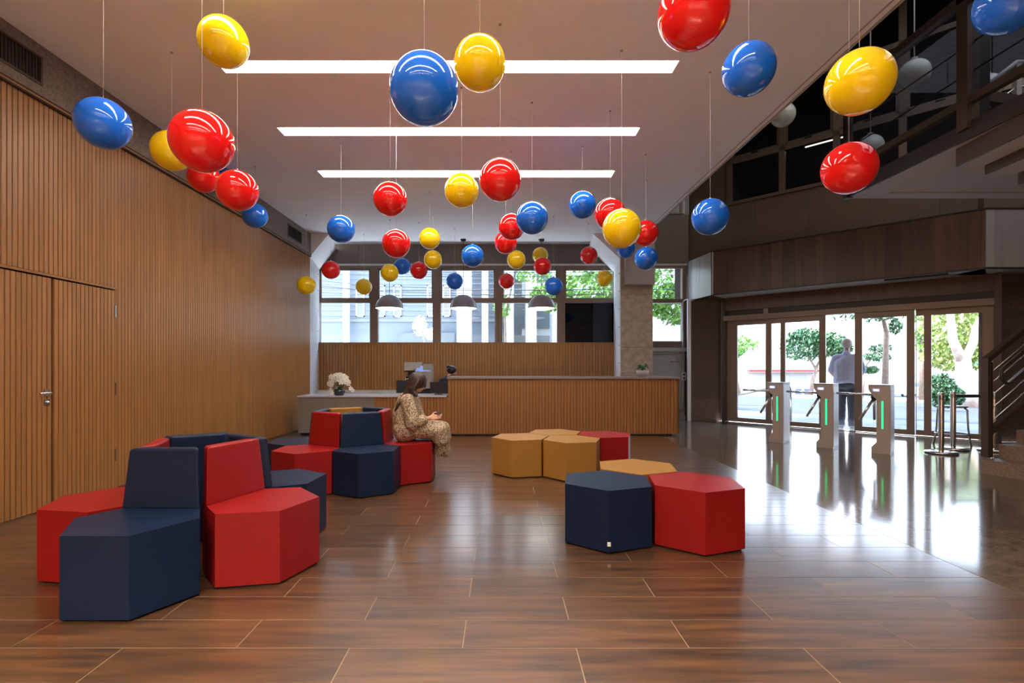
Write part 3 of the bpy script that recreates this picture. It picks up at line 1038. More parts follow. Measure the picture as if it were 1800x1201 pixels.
# orchid
ot = thing('orchid_arrangement', 'white orchid arrangement in a dark glass bowl on the taupe cabinet', 'flowers', (-3.13, CY + .12, .762))
MB().lathe([(0, .0), (.075, 0), (.105, .04), (.11, .08), (.095, .125), (.088, .125), (.10, .08), (.095, .05), (0, .03)], seg=24).build('bowl', mat('dark_glass_bowl', (0.02, 0.03, 0.035), 0.08, spec=0.8), ot)
random.seed(11)


def petal_flower(c, nrm, sz):
    nrm = Vector(nrm).normalized()
    q = nrm.to_track_quat('Z', 'Y')
    pm = MB()
    for k in range(5):
        a = 2 * PI * k / 5 + .3
        wd = sz * (.42 if k % 2 else .33)
        vs = []
        for (r, t_, h) in ((.0, 0, 0), (.45, .8, .10), (.8, .9, .12), (1.0, 0.25, .05), (1.0, -.25, .05), (.8, -.9, .12), (.45, -.8, .10)):
            v = Vector((math.cos(a) * r * sz - math.sin(a) * t_ * wd, math.sin(a) * r * sz + math.cos(a) * t_ * wd, h * sz))
            vs.append(pm.b.verts.new(Vector(c) + q @ v))
        for i_ in range(1, 6):
            pm.b.faces.new((vs[0], vs[i_], vs[i_ + 1]))
    fo = pm.build('blossom', M_petal, ot)
    MB().ball(Vector(c) + nrm * sz * .12, sz * .17, 8, 6).build('blossom_heart', M_pollen, fo)
    return fo


for k in range(44):
    th = random.uniform(-.25, PI + .25)
    rr = random.uniform(.12, 1) ** .6
    dx = math.cos(th) * .20 * rr
    dz = math.sin(th) * .17 * rr + .25
    dy = random.uniform(-.09, .07)
    petal_flower((dx, dy, dz), (dx * 1.5, -.35 + dy, (dz - .22)), random.uniform(.042, .058))
for c in ((.23, -.03, .14), (.26, 0, .10), (-.14, -.08, .12), (-.10, -.1, .05), (-.12, -.06, .2)):
    petal_flower(c, (c[0], -.4, .05), .045)
for k in range(7):
    a = -2.6 + k * .35
    s_ = MB().tube([(0, 0, .08), (.05 * math.cos(a), -.02, .2), (.12 * math.cos(a), -.01, .32 + .03 * math.sin(k))], .004, 6)
    s_.build('stem', M_leaf, ot)
for k in range(6):
    a = 2 * PI * k / 6 + .4
    d = Vector((math.cos(a), math.sin(a) * .6, 0))
    n2 = Vector((-d.y, d.x, 0)) * .03
    b0 = Vector((0, 0, .11))
    MB().hull([b0, b0 + d * .09 + n2 + Vector((0, 0, .06)), b0 + d * .18 + Vector((0, 0, .03 + .1 * (k % 2))), b0 + d * .09 - n2 + Vector((0, 0, .06))], [(0, 1, 2, 3)]).build('leaf', M_leaf, ot)

# potted plant on the counter
pt = thing('potted_plant', 'small dark-leaved plant in a grey bowl on the right end of the counter', 'plant', (2.80, CY + .30, 1.125))
MB().lathe([(0, 0), (.08, 0), (.115, .05), (.12, .12), (.105, .12), (0, .10)], seg=20).build('pot', M_duct, pt)
random.seed(5)
for k in range(20):
    a = 2 * PI * k / 20 + random.uniform(-.2, .2)
    L1 = random.uniform(.10, .20)
    d = Vector((math.cos(a), math.sin(a), 0))
    n2 = Vector((-d.y, d.x, 0)) * .017
    b0 = Vector((0, 0, .11))
    zt = random.uniform(.06, .15)
    MB().hull([b0, b0 + d * L1 * .5 + n2 + Vector((0, 0, zt)), b0 + d * L1 + Vector((0, 0, zt * .4 - .02)), b0 + d * L1 * .5 - n2 + Vector((0, 0, zt))], [(0, 1, 2, 3)]).build('leaf', M_leafd, pt)

# printer
pn = thing('card_printer', 'grey kiosk-like office printer with a blue screen behind the counter', 'printer', (-1.81, CY + 1.12, .0))
MB().box(-.30, .30, -.2, .3, 0, .72).build('stand', M_cab, pn)
MB().box(-.04, .32, -.18, .24, .72, .86).bevel(.01).build('base', M_navy, pn)
MB().box(.17, .35, -.10, .22, .86, 1.38).bevel(.012).build('column', M_duct, pn)
MB().box(-.22, -.05, .0, .2, .72, 1.10).bevel(.01).build('column', M_white, pn)
MB().box(-.24, .10, -.05, .22, 1.24, 1.42).bevel(.012).build('scanner_head', M_grey, pn)
MB().box(-.17, -.07, .02, .1, 1.10, 1.24).box(-.24, .12, -.03, .2, 1.205, 1.24).build('neck', M_black, pn)
MB().prism([(-.12, 1.22), (-.12, 1.20), (.12, 1.20), (.12, 1.34), (.02, 1.34)], .0, .34, 'x').build('screen_housing', M_grey, pn)
MB().hull([(.02, -.122, 1.225), (.32, -.122, 1.225), (.32, -.012, 1.33), (.02, -.012, 1.33)], [(0, 1, 2, 3)]).build('screen', mat('screen_blue', (0.08, 0.14, 0.32), 0.3, emit=(0.15, 0.25, 0.55), estr=.35), pn)
mo = thing('desk_monitor', 'black monitor seen from behind, left of the grey printer', 'monitor', (-1.88, CY + .42, .765))
MB().box(-.20, .05, -.015, .015, .03, .28).bevel(.006).build('screen', M_navy, mo)
MB().box(-.06, .06, -.06, .06, 0, .012).box(-.02, .02, .01, .03, .01, .1).build('stand', M_black, mo)
mo2 = thing('desk_monitor', 'black monitor in front of the receptionist', 'monitor', (-1.24, CY + .42, .765))
MB().box(-.17, .17, -.015, .015, .03, .25).bevel(.006).build('screen', M_black, mo2)
MB().box(-.08, .08, -.06, .06, 0, .012).box(-.02, .02, .01, .03, .01, .1).build('stand', M_black, mo2)
ph = thing('desk_phone', 'black desk phone beside the left monitor', 'phone', (-1.83, CY + .60, .765))
MB().box(-.08, .08, -.08, .08, 0, .30).bevel(.02).build('base', M_black, ph)
MB().tube([(-.08, -.05, .33), (0, -.07, .36), (.08, -.05, .33)], .022).build('handset', M_black, ph)
# pendants
for i, x in enumerate((-2.56, -.86, .94)):
    t = thing('pendant_lamp', ['leftmost of the three grey dome pendant lamps', 'middle grey dome pendant lamp over the reception', 'rightmost of the three grey dome pendant lamps'][i], 'lamp',
              (x, 11.78, 2.66), 0, 'dome pendants over the reception')
    r = .315
    prof = [(r * math.cos(a), r * math.sin(a) * 1.0) for a in [PI / 2 * k / 12 for k in range(13)]]
    prof[-1] = (0, r)
    MB().lathe(prof, seg=40).build('shade', M_pend, t)
    prof2 = [(q[0] * .975, q[1] * .97) for q in prof]
    MB().lathe(prof2, c=(0, 0, -.002), seg=40).build('shade_lining', mat('white_enamel', (.85, .85, .85), .5), t)
    MB().lathe([(0, -.045), (.12, -.04), (.22, -.02), (.295, .012), (.27, .03), (0, .03)], seg=32).build('bulb', M_pendin, t, label='glowing opal disc in the shade')
    MB().tube([(0, 0, r), (0, 0, CZ - 2.66 - .02)], .006, 6).build('cord', M_black, t)
    MB().lathe([(0, CZ - 2.66 - .05), (.05, CZ - 2.66 - .05), (.07, CZ - 2.66), (0, CZ - 2.66)], seg=20).build('ceiling_rose', M_dark, t)

# ================================================================== SEATS
HS = .366
AP = HS * math.sqrt(3) / 2


def hexv(s=HS):
    # flat sides towards +-x
    return [(s * math.cos(PI / 6 + PI / 3 * k), s * math.sin(PI / 6 + PI / 3 * k)) for k in range(6)]


def hexbox(z0, z1, s=HS, bev=.016):
    b = MB().prism(hexv(s), z0, z1)
    return b.bevel(bev, 3, .3)


VIN = {'red': M_red, 'blue': M_blue, 'yellow': M_yel}
hex_me = {}
feet_me = MB().prism(hexv(HS - .03), 0, .02).mesh('foot', M_black)


def pouf(x, y, ang, colr, label, group):
    t = thing('hexagonal_pouf', label, 'pouf', (x, y, 0), math.radians(ang), group)
    if colr not in hex_me:
        hex_me[colr] = hexbox(.014, .45, HS - .003).mesh('cushion', VIN[colr])
    link('cushion', hex_me[colr], t)
    link('foot', feet_me, t)
    return t


# angle given so that flat sides sit at that bearing
gA, gB = 'poufs by the reception counter', 'poufs in the right foreground'
pouf(.245, 6.40, 12 + 30, 'yellow', 'mustard pouf at the left end of the far pouf group', gA)
pouf(.865, 6.20, 12 + 30, 'yellow', 'mustard pouf nearest the viewer in the far pouf group', gA)
pouf(.725, 6.835, 12 + 30, 'yellow', 'mustard pouf at the back of the far pouf group, mostly hidden', gA)
pouf(1.345, 6.635, 12 + 30, 'red', 'red pouf at the right end of the far pouf group', gA)
p_ = pouf(.822, 3.968, 21 + 30, 'blue', 'navy pouf with a small white tag in the right foreground', gB)
a_ = math.radians(-98.5)
tg = MB().box(-.012, .012, -.003, 0, 0, .03).build('care_tag', M_tag, label='small white fabric tag')
tg.parent = p_
tg.matrix_parent_inverse = Matrix.Identity(4)
loc_w = Vector((.764 - .822, 3.607 - 3.968, 0))
rot = Matrix.Rotation(-math.radians(51), 3, 'Z')
tg.location = rot @ Vector((loc_w.x, loc_w.y, .06))
tg.rotation_euler = (0, 0, math.radians(-30 - 51 + 20))
pouf(1.480, 3.918, 21 + 30, 'red', 'red pouf in the right foreground', gB)
pouf(1.198, 4.51, 21 + 30, 'yellow', 'mustard pouf tucked behind the navy and red foreground poufs', gB)

# seat modules: hexagon with a wedge back across the side at local -x
seat_me, back_me = {}, {}


def module(x, y, face, colr, label, group):
    """face = bearing the sitter looks to, degrees"""
    t = thing('lounge_seat', label, 'seat', (x, y, 0), math.radians(face), group)
    if colr not in seat_me:
        seat_me[colr] = hexbox(.014, .45, HS - .004).mesh('seat', VIN[colr])
        b = MB()
        # chord at x=-AP+.115 ; hexagon half width there
        hx = lambda x_: HS / 2 + (AP + x_) / math.tan(PI / 3) * 1.0
        ch = -AP + .115
        w0 = hx(ch) - .004
        wb = HS / 2
        top = .815
        yv = .216
        xf, xb = -AP + .088, -AP + .006
        v = [(ch, -w0, .44), (ch, w0, .44), (-AP + .004, wb - .004, .44), (-AP + .004, -wb + .004, .44),
             (xf, -yv, top), (xf, yv, top), (xb, yv - .045, top), (xb, -yv + .045, top)]
        b.hull(v, [(3, 2, 1, 0), (4, 5, 6, 7), (0, 1, 5, 4), (1, 2, 6, 5), (2, 3, 7, 6), (3, 0, 4, 7)])
        bmesh.ops.recalc_face_normals(b.b, faces=b.b.faces)
        b.bevel(.016, 3, .3)
        back_me[colr] = b.mesh('backrest', VIN[colr])
    link('seat', seat_me[colr], t)
    link('backrest', back_me[colr], t)
    link('foot', feet_me, t)
    return t


g1, g2 = 'seats of the near ring', 'seats of the far ring by the reception'
module(-2.105, 2.966, -90, 'blue', 'navy seat nearest the viewer, facing forward', g1)
module(-1.578, 3.385, -19.3, 'red', 'red seat at the right front of the near ring', g1)
module(-2.615, 3.420, 200.5, 'red', 'red seat at the left of the near ring, beside the door', g1)
module(-1.752, 4.035, 57, 'blue', 'navy seat at the right rear of the near ring', g1)
module(-2.44, 4.11, 122, 'blue', 'navy seat at the left rear of the near ring, only its backrest showing', g1)
RC = (-1.745, 6.04)
for ang, colr, lab in ((-60, 'blue', 'navy seat at the front of the far ring'), (-120, 'red', 'red seat at the left front of the far ring'),
                       (0, 'red', 'red seat of the far ring with the woman sitting on it'), (60, 'blue', 'navy seat at the right rear of the far ring'),
                       (120, 'yellow', 'mustard seat at the rear of the far ring'), (180, 'blue', 'navy seat at the far left of the far ring')):
    module(RC[0] + .638 * math.cos(math.radians(ang)), RC[1] + .638 * math.sin(math.radians(ang)), ang, colr, lab, g2)

# ================================================================== HANGING BALLS
BALLS = [
 ('Y', -2.074, 3.833, 3.757, 'tilted-looking yellow ball at the upper left, overlapping the nearest light strip'),
 ('B', -2.903, 3.742, 3.103, 'leftmost blue ball, in front of the granite band'),
 ('Y', -3.059, 4.762, 3.334, 'yellow ball half hidden behind the large red ball on the left'),
 ('R', -1.786, 3.062, 2.675, 'large red ball on the left, covering a yellow one'),
 ('R', -3.45, 5.95, 3.53, 'red ball mostly hidden under the large red ball on the left'),
 ('B', -4.0, 7.40, 4.02, 'blue ball almost hidden between two red balls on the left'),
 ('R', -2.355, 4.580, 2.904, 'red ball right below the large red ball on the left'),
 ('B', -3.589, 7.486, 3.533, 'blue ball just below the lower red ball beside the slatted wall'),
 ('B', -2.091, 6.710, 3.127, 'blue ball in front of the left end of the granite beam'),
 ('R', -1.173, 5.439, 3.106, 'red ball below the left part of the farthest light strip'),
 ('R', -1.318, 6.465, 2.878, 'red ball in front of the granite beam, above the left windows'),
 ('Y', -1.187, 8.574, 3.469, 'upper of the two yellow balls in front of the granite beam'),
 ('Y', -1.299, 9.831, 3.378, 'lower of the two yellow balls in front of the granite beam'),
 ('B', -2.101, 10.941, 3.464, 'small blue ball between a yellow and a red one above the second window'),
 ('R', -1.660, 10.398, 3.276, 'small red ball in front of the second window, right of a blue one'),
 ('Y', -2.210, 10.200, 3.188, 'small yellow ball above the leftmost pendant lamp'),
 ('R', -3.340, 10.079, 3.224, 'small red ball at the top of the first window'),
 ('Y', -3.744, 9.869, 2.890, 'yellow ball in front of the end of the slatted wall'),
 ('Y', -3.031, 11.337, 3.087, 'small yellow ball in the first window, left of the leftmost pendant'),
 ('B', -0.447, 8.130, 3.084, 'blue ball hanging over the middle pendant'),
 ('B', -0.976, 10.853, 3.132, 'small blue ball just above the middle pendant shade'),
 ('B', -0.396, 2.653, 2.766, 'largest blue ball at the top centre'),
 ('Y', -0.143, 3.508, 3.406, 'large yellow ball right beside the largest blue ball'),
 ('Y', -0.409, 5.363, 3.172, 'yellow ball on the farthest light strip'),
 ('R', -0.004, 4.371, 2.921, 'red ball on the farthest light strip, right of a yellow one'),
 ('B', 0.347, 5.664, 2.969, 'blue ball right of centre, in front of a red one'),
 ('R', 0.148, 6.95, 3.222, 'red ball partly behind the blue ball right of centre'),
 ('R', 0.081, 8.054, 3.278, 'red ball under and left of the pair of blue and red balls'),
 ('Y', 0.298, 9.745, 3.358, 'yellow ball above the fourth window, below two red balls'),
 ('R', 0.133, 11.55, 3.250, 'small red ball in the fourth window, left of the rightmost pendant'),
 ('Y', 0.880, 11.379, 3.797, 'yellow ball directly above the small red ball by the rightmost pendant cord'),
 ('R', 0.838, 10.259, 3.336, 'small red ball on the cord line of the rightmost pendant'),
 ('B', 1.036, 10.011, 2.894, 'blue ball touching the outline of the rightmost pendant shade'),
 ('R', 1.808, 10.503, 3.605, 'small red ball on the right part of the granite beam'),
 ('Y', 2.291, 11.290, 3.268, 'small yellow ball in the leafy window left of the concrete pier'),
 ('B', 1.085, 6.795, 3.470, 'blue ball below the right end of the farthest light strip'),
 ('R', 1.251, 5.850, 3.071, 'red ball behind the yellow ball at the ceiling corner'),
 ('Y', 1.119, 4.731, 2.603, 'yellow ball in front of the right haunch, between two red ones'),
 ('R', 1.996, 7.050, 3.162, 'red ball right of the yellow ball at the ceiling corner'),
 ('B', 2.448, 9.998, 3.624, 'small blue ball peeping out below the yellow ball at the ceiling corner'),
 ('B', 2.278, 8.015, 3.019, 'blue ball in front of the grey box on the concrete pier'),
 ('R', 0.986, 2.618, 3.142, 'largest red ball, cut by the top of the picture'),
 ('B', 1.753, 3.618, 3.430, 'blue ball at the upper right, in front of the bare ceiling'),
 ('Y', 2.073, 2.958, 2.971, 'largest yellow ball, at the upper right over the ceiling edge'),
 ('R', 2.480, 3.645, 2.739, 'red ball at the right, in front of the gallery edge'),
 ('B', 2.079, 5.079, 2.812, 'blue ball in front of the upper granite wall'),
 ('B', 3.10, 3.12, 3.55, 'blue ball at the top right corner, cut by the picture edge'),
]
BR = .1775
ball_me = {}
for k_, m_ in (('R', M_bred), ('B', M_bblue), ('Y', M_byel)):
    ball_me[k_] = MB().ball((0, 0, 0), BR, 48, 28).mesh('hanging_ball', m_)
hook_me = MB().lathe([(0, -.012), (.010, -.012), (.014, -.004), (.014, 0), (0, 0)], seg=12).mesh('ceiling_hook', M_duct)
cap_me = MB().lathe([(0, .012), (.012, .010), (.016, 0), (0, 0)], seg=12).mesh('eyelet', M_chrome)
for c, x, y, z, lab in BALLS:
    o = link('hanging_ball', ball_me[c], None, (x, y, z))
    tag(o, lab, 'ball', 'coloured balls hung from the ceiling')
    tt = CZ
    if any(SX0 < x < SX1 and a < y < b for a, b in slots):
        tt = CZ + .055
    MB().tube([(0, 0, BR), (0, 0, tt - z)], .0014, 5).build('cord', M_cord, o)
    link('ceiling_hook', hook_me, o, (0, 0, tt - z))
    link('eyelet', cap_me, o, (0, 0, BR - .001))

# ================================================================== TURNSTILES
def turnstile(x, y, lab):
    t = thing('turnstile', lab, 'turnstile', (x, y, 0), ER, 'turnstiles in front of the entrance')
    D0, D1 = -.19, .19
    prof = [(-.085, 0), (.085, 0), (.085, 1.035), (-.185, 1.035), (-.185, .97), (-.12, .86), (-.085, .83), (-.085, .17), (-.15, .09), (-.15, 0)]
    b = MB().prism(prof[::-1], D0, D1, 'y').bevel(.006, 2)
    b.build('cabinet', M_steelbr, t)
    MB().box(-.195, .092, D0 - .008, D1 + .008, 1.036, 1.046).bevel(.002, 1).build('lid', M_black, t)
    MB().box(.0855, .089, D0 + .02, D1 - .02, .04, 1.0).build('side_panel', mat('lit_side_steel', (0.66, 0.64, 0.63), 0.35, metal=0.3), t)  # brightness of the side face put into a lighter steel colour
    MB().box(-.02, .0, D0 - .004, D0 + .002, .38, .80).build('light_bar', M_green, t, label='glowing green light bar')
    s = MB().box(-.13, -.045, D0 - .005, D0 + .001, .945, .985).bevel(.006, 2)
    dsp = s.build('display', M_disp, t, label='small blue lit display')
    MB().box(-.112, -.063, D0 - .007, D0 - .004, .957, .973).build('display_mark', M_dispw, dsp)
    MB().ball((-.135, -.02, .845), .05, 16, 10).build('hub', M_black, t)
    h_ = Vector((-.14, -.02, .84))
    for d, L1 in ((Vector((-1, -.0, .045)), .48), (Vector((-.42, -.25, -.88)), .40), (Vector((-.02, .22, -.9)), .36)):
        d.normalize()
        if L1 > .45:
            MB().tube([(-.14, -.02, .885), (-.14 - .50, -.02, .895)], .017, 12).build('arm', M_chrome, t)
        else:
            MB().tube([h_, h_ + d * L1], .019, 12).build('arm', M_chrome, t)
    return t


turnstile(4.96, 9.05, 'steel turnstile farthest left, nearest the granite slabs')
turnstile(5.42, 8.43, 'middle steel turnstile, in front of the man')
turnstile(5.93, 7.89, 'right-hand steel turnstile, nearest the viewer')

# stanchions and stool
for i, (x, y) in enumerate(((6.73, 7.82), (7.23, 8.18), (7.74, 8.03))):
    t = thing('stanchion', ['chrome barrier post nearest the viewer, by the stool', 'chrome barrier post right behind the nearest one', 'chrome barrier post half hidden by the stair railing'][i], 'barrier post', (x, y, 0), 0, 'barrier posts by the entrance')
    MB().lathe([(0, 0), (.20, 0), (.21, .012), (.205, .03), (.12, .042), (.04, .05), (0, .05)], seg=36).build('base', M_chrome, t)
    MB().lathe([(.036, .045), (.036, .90), (.033, .925), (0, .93)], seg=24).build('post', M_chrome, t)
    MB().lathe([(.0375, .82), (.0375, .88)], seg=24).build('collar', M_steel, t)
t = thing('barrier_rail', 'dark horizontal barrier rail between the rear post and the stair', 'rail', (7.27, 8.18, .86))
MB().box(0, .52, -.018, .018, -.03, .02).build('rail', M_darkbr, t)
t = thing('bar_stool', 'tall steel stool with a foot ring behind the barrier posts', 'stool', (7.60, 8.62, 0))
MB().lathe([(0, .64), (.20, .64), (.205, .65), (.20, .665), (0, .67)], seg=28).build('seat', M_duct, t)
for a in (45, 135, 225, 315):
    ca, sa = math.cos(math.radians(a)), math.sin(math.radians(a))
    MB().tube([(.15 * ca, .15 * sa, .64), (.19 * ca, .19 * sa, .60), (.20 * ca, .20 * sa, .3), (.22 * ca, .22 * sa, .12), (.24 * ca, .24 * sa, 0.0)], .014, 8).build('leg', M_steel, t)
MB().tube([(.225 * math.cos(2 * PI * k / 24), .225 * math.sin(2 * PI * k / 24), .20) for k in range(25)], .010, 8, cap=False).build('foot_ring', M_steel, t)

# ================================================================== PEOPLE
def head(b, c, r, yaw, pitch=0.0):
    """head shapes; faces local +x. returns transform"""
    R = Matrix.Rotation(yaw, 3, 'Z') @ Matrix.Rotation(pitch, 3, 'Y')
    c = Vector(c)
    P = lambda x, y, z: c + R @ Vector((x * r, y * r, z * r))
    b.ball(P(-.08, 0, .12), r, 20, 14, (.98, .80, .98), R)
    b.ball(P(.22, 0, -.38), r * .66, 16, 12, (1, .88, 1.0), R)       # face / jaw
    b.ball(P(.52, 0, -.82), r * .22, 12, 8, (1, 1, .8), R)          # chin
    b.capsule(P(.86, 0, -.02), P(1.02, 0, -.30), r * .07, r * .115, 10)  # nose
    b.ball(P(.74, 0, .12), r * .20, 10, 8, (.6, 2.2, .5), R)         # brow
    b.ball(P(.80, 0, -.52), r * .12, 10, 8, (.8, 1.7, .6), R)        # lips
    for s in (-1, 1):
        b.ball(P(-.02, s * .80, -.12), r * .20, 10, 8, (.7, .35, 1.1), R)
    return P, R


def eyes(P, r, parent, R):
    for s in (-1, 1):
        e_ = MB().ball(P(.80, s * .30, -.06), r * .10, 10, 8).build('eye', mat('eye_white', (.8, .8, .78), .3), parent)
        MB().ball(P(.89, s * .30, -.06), r * .045, 8, 6).build('iris', M_black, e_)


def hand(b, wrist, fwd, side, up, s=1.0, curl=.5):
    """palm + five fingers; fwd=direction of fingers, side=towards the thumb"""
    w_, f_, s_, u_ = Vector(wrist), Vector(fwd).normalized(), Vector(side).normalized(), Vector(up).normalized()
    for k in (-1, -.33, .33, 1):
        b.capsule(w_ + s_ * k * .018 * s, w_ + f_ * .085 * s + s_ * k * .030 * s, .014 * s, .012 * s, 8)
    ln = [.060, .072, .078, .068]
    for i_, k in enumerate((-1.05, -.35, .35, 1.05)):
        a0 = w_ + f_ * .085 * s + s_ * k * .030 * s
        L1 = ln[i_] * s
        d1 = (f_ - u_ * curl * .5).normalized()
        d2 = (f_ - u_ * curl * 1.5).normalized()
        m1 = a0 + d1 * L1 * .5
        m2 = m1 + d2 * L1 * .5
        b.capsule(a0, m1, .0095 * s, .0088 * s, 8)
        b.capsule(m1, m2, .0088 * s, .0075 * s, 8)
    a0 = w_ + f_ * .025 * s + s_ * .030 * s
    m1 = a0 + (f_ * .6 + s_ * .75).normalized() * .040 * s
    m2 = m1 + (f_ * .9 + s_ * .2 - u_ * .2).normalized() * .032 * s
    b.capsule(a0, m1, .013 * s, .011 * s, 8)
    b.capsule(m1, m2, .011 * s, .009 * s, 8)


# ---- seated woman (faces +x)
wy = 6.10
wp = thing('person', 'seated woman with long dark hair and glasses in a spotted long dress', 'person', (-1.1, wy, 0))
ox = 1.1


def W(px, py, dy=0.0):
    """side-view grid of the figure: units of 6.71 mm, origin at the eye line"""
    return ((px - 880) * .00671 + ox, dy, 1.33 - (py - 644) * .00671)


b = MB()
# torso
b.capsule(W(716, 757, -.07), W(716, 757, .07), .115, .115)
b.capsule(W(712, 745), W(712, 722), .13, .13)
b.capsule(W(712, 722), W(715, 706), .13, .12)
b.capsule(W(716, 703, -.12), W(716, 703, .12), .07, .07)
b.capsule(W(719, 700), W(727, 684), .058, .052)
P, R = head(b, W(733, 674), .098, 0, .38)
# legs
for s, q in ((-1, 0), (1, 0)):
    hip = Vector(W(722, 757, s * .09))
    knee = Vector(W(777, 757, s * .085))
    ank = Vector((.10, .40 + s * .05, .10))
    b.capsule(hip, knee, .085, .062)
    b.capsule(knee, ank, .056, .036)
    b.capsule(ank + Vector((0, 0, -.045)), ank + Vector((.10, .04, -.06)), .035, .026)
# arms: near
sh, el, wr = Vector(W(719, 704, -.175)), Vector(W(729, 741, -.215)), Vector(W(757, 734, -.12))
b.capsule(sh, el, .050, .040)
b.capsule(el, wr, .038, .025)
hand(b, wr, (1, .25, .18), (0, .5, 1), (0, -1, .2), .95, .5)
sh2, el2, wr2 = Vector(W(719, 704, .175)), Vector(W(731, 743, .22)), Vector(W(750, 744, .10))
b.capsule(sh2, el2, .050, .040)
b.capsule(el2, wr2, .038, .025)
hand(b, wr2, (1, -.35, -.18), (0, -.2, 1), (0, 1, .4), .95, .9)
body = link('body', remesh(b, .0075, 'body', M_skin, 2), wp)
eyes(P, .098, wp, R)
# dress
b = MB()
b.capsule(W(714, 755, -.09), W(714, 755, .09), .150, .150)
b.capsule(W(712, 752), W(711, 725), .165, .155)
b.capsule(W(711, 726), W(714, 708), .155, .130)
b.capsule(W(716, 705, -.13), W(716, 705, .13), .083, .083)
b.capsule(W(712, 720, -.08), W(712, 740, -.08), .12, .13)
b.capsule(W(712, 720, .08), W(712, 740, .08), .12, .13)
for s in (-1, 1):
    b.capsule(W(722, 753, s * .08), W(770, 756, s * .075), .125, .100)
    b.capsule(W(770, 758, s * .082), W(776, 772, s * .08 + .015), .104, .10)
b.capsule(W(745, 756, 0), W(770, 760, 0), .12, .095)
for s in (-1, 1):
    b.capsule(W(776, 757, s * .085), W(776, 766, s * .085 + .02), .092, .092)
# skirt fall to the hem
kt = []
b2 = MB()
seg = 28
rings = []
for (px, py, rx, ry, dy) in ((770, 756, .095, .16, 0), (774, 764, .092, .16, .01), (775, 776, .088, .155, .03), (775, 788, .090, .165, .06), (774, 797, .095, .175, .09), (773, 803, .10, .18, .11)):
    c = Vector(W(px, py, dy))
    ring = []
    for k in range(seg):
        a = 2 * PI * k / seg
        wv = 1 + .07 * math.sin(a * 7 + 1) * (py - 750) / 55
        ring.append(b.b.verts.new(c + Vector((rx * math.cos(a) * wv, ry * math.sin(a) * wv, -.02 * math.cos(a) * (py > 795)))))
    rings.append(ring)
for r0, r1 in zip(rings, rings[1:]):
    for k in range(seg):
        b.b.faces.new((r0[k], r0[(k + 1) % seg], r1[(k + 1) % seg], r1[k]))
b.b.faces.new(rings[0])
b.b.faces.new(rings[-1][::-1])
# sleeves
for s_, a0, a1, a2 in ((-1, sh, el, wr), (1, sh2, el2, wr2)):
    b.capsule(a0, a1, .080, .088)
    b.capsule(a1, a1.lerp(a2, .55), .080, .062)


def fold(co):
    v = noise.noise(Vector((co.x * 9, co.y * 6, co.z * 5))) * .012
    v += math.sin(co.x * 55 + co.z * 25 + noise.noise(co * 8) * 5) * .0035
    return v


link('dress', remesh(b, .009, 'dress', M_leo, 2, fold), wp)
# hair: cap plus fall over the back
b = MB()
b.ball(P(-.16, 0, .24), .112, 20, 14, (1.0, .92, .98), R)
b.ball(P(-.42, 0, -.15), .10, 16, 12, (.85, 1.0, 1.2), R)
b.capsule(W(722, 683, -.03), W(712, 697, -.055), .062, .042)
b.capsule(W(712, 697, -.085), W(703, 709, -.165), .036, .024)
b.capsule(W(703, 709, -.165), W(698, 721, -.172), .024, .010)
b.capsule(W(724, 683, -.08), W(733, 695, -.105), .032, .022)
b.capsule(W(720, 680, .05), W(712, 697, .08), .05, .03)
b.capsule(P(.05, -.82, .2), P(-.05, -.90, -.7), .030, .034)
b.capsule(P(.05, .82, .2), P(-.05, .90, -.7), .030, .034)
link('hair', remesh(b, .008, 'hair', M_hair, 2, lambda co: math.sin(co.y * 260 + co.x * 60) * .0012), wp)
# glasses
gl_ = MB()
for s in (-1, 1):
    pts = [P(.98, s * .36 + .26 * math.cos(2 * PI * k / 16), -.06 + .20 * math.sin(2 * PI * k / 16)) for k in range(17)]
    gl_.tube(pts, .0028, 6, cap=False)
    gl_.tube([P(.96, s * .62, .0), P(.1, s * .88, .0)], .0028, 6)
gl_.tube([P(1.0, -.1, -.03), P(1.0, .1, -.03)], .0028, 6)
gl_.build('glasses', M_black, wp)
sh_ = MB()
for s in (-1, 1):
    sh_.capsule((.10, .40 + s * .05, .045), (.21, .44 + s * .05, .033), .04, .03)
sh_.build('shoes', mat('tan_leather', (.30, .17, .09), .5), wp)
t = thing('clutch_purse', 'small dark purse in the seated woman\'s lap', 'purse', (-1.1 + W(752, 743)[0], wy - .03, W(752, 743)[2] - .01))
MB().box(-.07, .06, -.05, .09, -.02, .015).bevel(.012, 3).build('pouch', M_black, t)
MB().tube([(-.06, -.03, .015), (0, -.04, .022), (.05, -.03, .015)], .004, 6).build('zip', M_steel, t)
t = thing('phone', 'thin phone held at the seated woman\'s fingertips', 'phone', (-1.1 + W(769, 730)[0], wy - .08, W(769, 730)[2] + .025))
MB().box(-.035, .04, -.03, .03, -.004, .004).bevel(.003, 2).build('case', M_navy, t)
MB().box(-.032, .037, -.027, .027, .004, .0048).build('screen', M_black, t)

